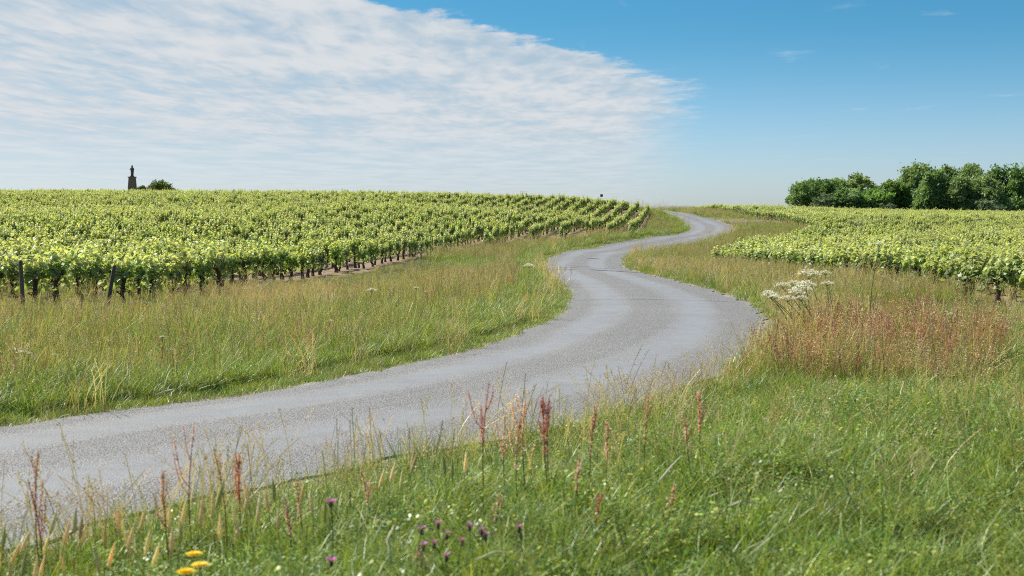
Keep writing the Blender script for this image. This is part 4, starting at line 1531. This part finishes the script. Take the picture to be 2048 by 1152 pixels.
def knapweed(px, py, d, label, bloom):
    root, tip = root_at('knapweed_plant', px, py, d, U(-0.05, 0.05))
    mb = MB()
    stalk(mb, tip, 0.003, 0.002, jit((0.13, 0.17, 0.06)), 0.04)
    mb.build('stem', M_GRASS, root)
    b_ = MB()
    prof = [0.3, 0.85, 1.0, 0.9, 0.6]
    r_ = 0.0075 if bloom < 1 else 0.009
    b_.tube([(tip.x, 0, tip.z - 0.022 + 0.0058 * i) for i in range(5)], [r_ * q for q in prof], 9, jit((0.19, 0.14, 0.10)))
    b_.build('bud', M_SEED, root)
    f = MB()
    for _ in range(int(20 + 60 * bloom)):
        a = U(0, 6.28); sp = U(0.1, 1.0) * (0.5 + bloom)
        p0 = Vector((tip.x + math.cos(a) * .003, math.sin(a) * .003, tip.z))
        p1 = p0 + Vector((math.cos(a) * sp * .014, math.sin(a) * sp * .014, U(.006, .013)))
        sd = Vector((-math.sin(a), math.cos(a), 0)) * .0016
        f.add([tuple(p0 - sd * .5), tuple(p0 + sd * .5), tuple(p1 + sd), tuple(p1 - sd)], [(0, 1, 2, 3)], jit((0.58, 0.24, 0.52), 0.2))
    f.build('florets', M_PETAL, root)['kind'] = 'stuff'
    tag(root, label, 'flower', 'purple flowers in the near grass')


for a in [
    (662, 1005, 5.6, 'open bright purple thistle flower standing highest in the near grass', 1.3),
    (663, 1122, 4.9, 'pink purple flower at the bottom, below the open thistle', 0.9),
    (843, 1058, 5.2, 'leftmost purple bud of the cluster at the bottom centre', 0.45),
    (876, 1047, 5.3, 'topmost purple bud of the cluster at the bottom centre', 0.5),
    (894, 1068, 5.2, 'purple bud right below the topmost one of the cluster', 0.5),
    (868, 1086, 5.1, 'dark purple bud in the middle of the bottom cluster', 0.4),
    (847, 1091, 5.1, 'pink open bud at the lower left of the cluster', 0.6),
    (893, 1112, 5.0, 'lowest purple bud of the bottom cluster', 0.4),
    (939, 1052, 5.3, 'purple bud alone between the two groups of buds', 0.5),
    (963, 1060, 5.2, 'dark purple bud at the left of the right hand pair', 0.4),
    (971, 1071, 5.2, 'pink purple open bud at the right of the right hand pair', 0.7),
    (925, 1082, 5.1, 'small purple bud below the gap between the two groups', 0.4),
    (1038, 1055, 5.3, 'single reddish purple bud right of all the others', 0.4),
]:
    knapweed(*a)


def hawkbit(px, py, d, label, tilt):
    root, tip = root_at('yellow_flower', px, py, d, U(-0.03, 0.03))
    mb = MB()
    stalk(mb, tip, 0.002, 0.0015, jit((0.15, 0.2, 0.06)), 0.03)
    mb.build('stem', M_GRASS, root)
    f = MB()
    for ring, (n, ln, up) in enumerate([(26, .030, .10), (20, .023, .28), (14, .014, .6)]):
        for k in range(n):
            a = 2 * math.pi * k / n + U(-.06, .06) + ring * .1
            dv = Vector((math.cos(a), math.sin(a), up + U(-.06, .06))).normalized() * ln * U(.88, 1.08)
            sd = Vector((-math.sin(a), math.cos(a), 0)) * .0032
            p0 = tip + Vector((math.cos(a) * .002, math.sin(a) * .002, .001 * ring))
            f.add([tuple(p0 - sd * .4), tuple(p0 + sd * .4), tuple(p0 + dv + sd), tuple(p0 + dv - sd)], [(0, 1, 2, 3)], jit((0.86, 0.62, 0.02), 0.06))
    f.build('petals', M_PETAL, root)['kind'] = 'stuff'
    c_ = MB()
    c_.tube([(tip.x, 0, tip.z - .012), (tip.x, 0, tip.z - .004), (tip.x, 0, tip.z)], [.002, .006, .006], 8, (0.08, 0.12, 0.03))
    c_.build('calyx', M_GRASS, root)
    tag(root, label, 'flower', 'yellow flowers at the bottom left')


hawkbit(388, 1109, 4.9, 'small yellow flower, highest of the three at the bottom left', 0)
hawkbit(401, 1131, 4.6, 'yellow flower, right of the three at the bottom left', 0)
hawkbit(373, 1144, 4.5, 'yellow flower, lowest of the three at the bottom left', 0)


def umbel(px, py, d, wpx, label, group, dxb=0.0):
    root, tip = root_at('umbel_plant', px, py, d, dxb)
    W = wpx * d / FPX / 2
    mb = MB()
    hub = Vector((tip.x, 0, tip.z - W * 0.7))
    pts = stalk(mb, hub, 0.007, 0.005, jit((0.19, 0.26, 0.09)), 0.03)
    mb.build('stem', M_GRASS, root)
    hub = Vector(pts[-1])
    ry_, fl = MB(), MB()
    for k in range(19):
        a = k * 2.4; rr = math.sqrt((k + .5) / 19) * W
        q = hub + Vector((math.cos(a) * rr, math.sin(a) * rr, W * 0.75 * (1 - 0.55 * (rr / W) ** 2)))
        ry_.tube([tuple(hub), tuple(lerp3(hub, q, .6)), tuple(q)], [.0015, .0011, .0009], 4, jit((0.2, 0.26, 0.1)))
        for _ in range(15):
            p_ = q + Vector((U(-1, 1), U(-1, 1), U(-.5, .5))) * W * 0.21
            s_ = W * U(.04, .075)
            n_ = Vector((U(-.5, .5), U(-.5, .5), 1)).normalized(); u_ = n_.orthogonal().normalized(); v_ = n_.cross(u_)
            fl.add([tuple(p_ + u_ * s_), tuple(p_ + v_ * s_), tuple(p_ - u_ * s_), tuple(p_ - v_ * s_)], [(0, 1, 2, 3)], jit((0.74, 0.75, 0.66), 0.05))
    ry_.build('rays', M_GRASS, root)['kind'] = 'stuff'
    fl.build('florets', M_PETAL, root)['kind'] = 'stuff'
    lf = MB()
    for k in range(5):
        z_ = U(.02, .3) * tip.z
        for j in range(7):
            blade(lf, tip.x * (z_ / tip.z) ** 2, 0, U(.05, .14), .012, k * 2.4 + U(-.5, .5), U(.8, 1.6), U(.1, .6), jit(G_FRESH), jit(G_YEL), 3, z_)
    lf.build('leaf', M_GRASS, root)['kind'] = 'stuff'
    tag(root, label, 'wild flower', group)


UG = 'white umbels right of the bend'
for a in [
    (1618, 541, 19.5, 50, 'white flat umbel, topmost of the cluster right of the bend'),
    (1650, 542, 19.6, 24, 'small white umbel just right of the topmost one'),
    (1566, 566, 18.8, 32, 'white umbel at the left shoulder of the cluster'),
    (1588, 562, 19.0, 30, 'white umbel between the left shoulder and the middle of the cluster'),
    (1612, 563, 18.9, 40, 'broad white umbel in the middle of the cluster'),
    (1603, 571, 18.4, 44, 'white umbel overlapping below the broad middle one'),
    (1592, 580, 18.2, 34, 'white umbel at the lower middle of the cluster'),
    (1541, 585, 18.0, 34, 'white umbel leaning out at the far left of the cluster'),
    (1536, 581, 18.4, 24, 'small white umbel behind the far left one'),
    (1575, 592, 17.6, 34, 'fading white umbel low in the cluster'),
    (1603, 592, 17.6, 26, 'fading white umbel low at the right of the cluster'),
    (1655, 563, 19.0, 26, 'pale umbel at the right end of the cluster'),
    (1548, 590, 17.8, 26, 'white umbel just below the far left one'),
]:
    umbel(*a, UG, dxb=U(.3, .5) if a[0] < 1600 else U(0, .25))
umbel(1758, 484, 16.5, 26, 'lone tall white umbel rising in front of the right vineyard', None, -0.07)
umbel(743, 577, 23.0, 22, 'lone white umbel above the grass of the left verge', None)
umbel(832, 574, 24.0, 12, 'tiny pale umbel right of the lone white one in the left verge', None)
umbel(855, 582, 23.0, 10, 'very small pale umbel, right of the three in the left verge', None)
umbel(1058, 528, 33.0, 24, 'pale umbel in the brown grass by the inside of the bend', None)
umbel(45, 701, 14.2, 24, 'largest white flower head of the pair near the left edge of the photo', 'small white flowers in the left verge')
for k, (px, py) in enumerate(sorted([(1890, 622), (1903, 626), (1915, 628), (1880, 634), (1926, 640), (1898, 660), (1921, 664)])):
    umbel(px, py, 17.8 + U(-.4, .4), 18, 'small white yarrow head in the sorrel below the right vines, %s from the left' % ordn(k), 'white yarrow heads beside the sorrel patch')


for px, py, d, wp, lab in [(28, 697, 14.4, 22, 'white flower head closest to the left edge in the left verge'), (58, 705, 14.2, 18, 'white flower head right beside the pair at the left edge of the verge'),
                           (110, 708, 14.3, 14, 'tiny white flower head a little right of the group at the left edge'), (325, 672, 15.5, 14, 'tiny white flower head in the middle of the left verge grass'),
                           (345, 698, 14.6, 12, 'tiny pale flower head low in the middle of the left verge'), (660, 640, 19.0, 14, 'tiny white flower head below the bare patch of the left verge'), (690, 655, 18.5, 12, 'tiny pale flower head right below the bare patch of the left verge')]:
    umbel(px, py, d, wp, lab, 'small white flowers in the left verge')


def dry_stalk(p0, p1, d0, d1, label, wd=0.006):
    a = Vector(at(*p0, d0)); b_ = Vector(at(*p1, d1))
    g = gz(a.x, a.y)
    root = empty('dry_stalk', (a.x, a.y, g))
    mb = MB()
    o0 = Vector((a.x, a.y, g))
    mid = (a + b_) / 2 + Vector((U(-.02, .02), U(-.02, .02), .015))
    pts = [tuple(a - o0), tuple(lerp3(a, mid, .6) - o0 if False else Vector(lerp3(a, mid, .6)) - o0), tuple(mid - o0), tuple(Vector(lerp3(mid, b_, .6)) - o0), tuple(b_ - o0)]
    mb.tube(pts, [wd * .6, wd * .7, wd * .6, wd * .5, wd * .25], 6, jit((0.62, 0.56, 0.42), .08))
    mb.build('stem', M_SEED, root)
    tag(root, label, 'dry stalk')


dry_stalk((784, 1125), (787, 1052), 5.0, 5.1, 'bleached white broken stalk standing upright at the bottom centre')
dry_stalk((1316, 965), (1365, 910), 6.2, 6.4, 'pale straw stalk leaning in the near grass right of centre')
dry_stalk((950, 1120), (1025, 1105), 5.0, 5.05, 'pale straw lying flat below the purple buds')
dry_stalk((1460, 1012), (1525, 1008), 5.7, 5.8, 'tan bent stem lying in the near grass')
dry_stalk((858, 1145), (850, 1120), 4.8, 4.8, 'short curved white stalk at the bottom edge', .005)
dry_stalk((312, 790), (352, 778), 12.6, 12.8, 'grey dead stalk lying beside the lane in the left verge', .012)
dry_stalk((305, 795), (318, 766), 12.5, 12.5, 'grey dead stalk standing beside the lane in the left verge', .010)
dry_stalk((342, 797), (350, 780), 12.5, 12.6, 'short grey dead stalk at the right of the fallen ones', .009)
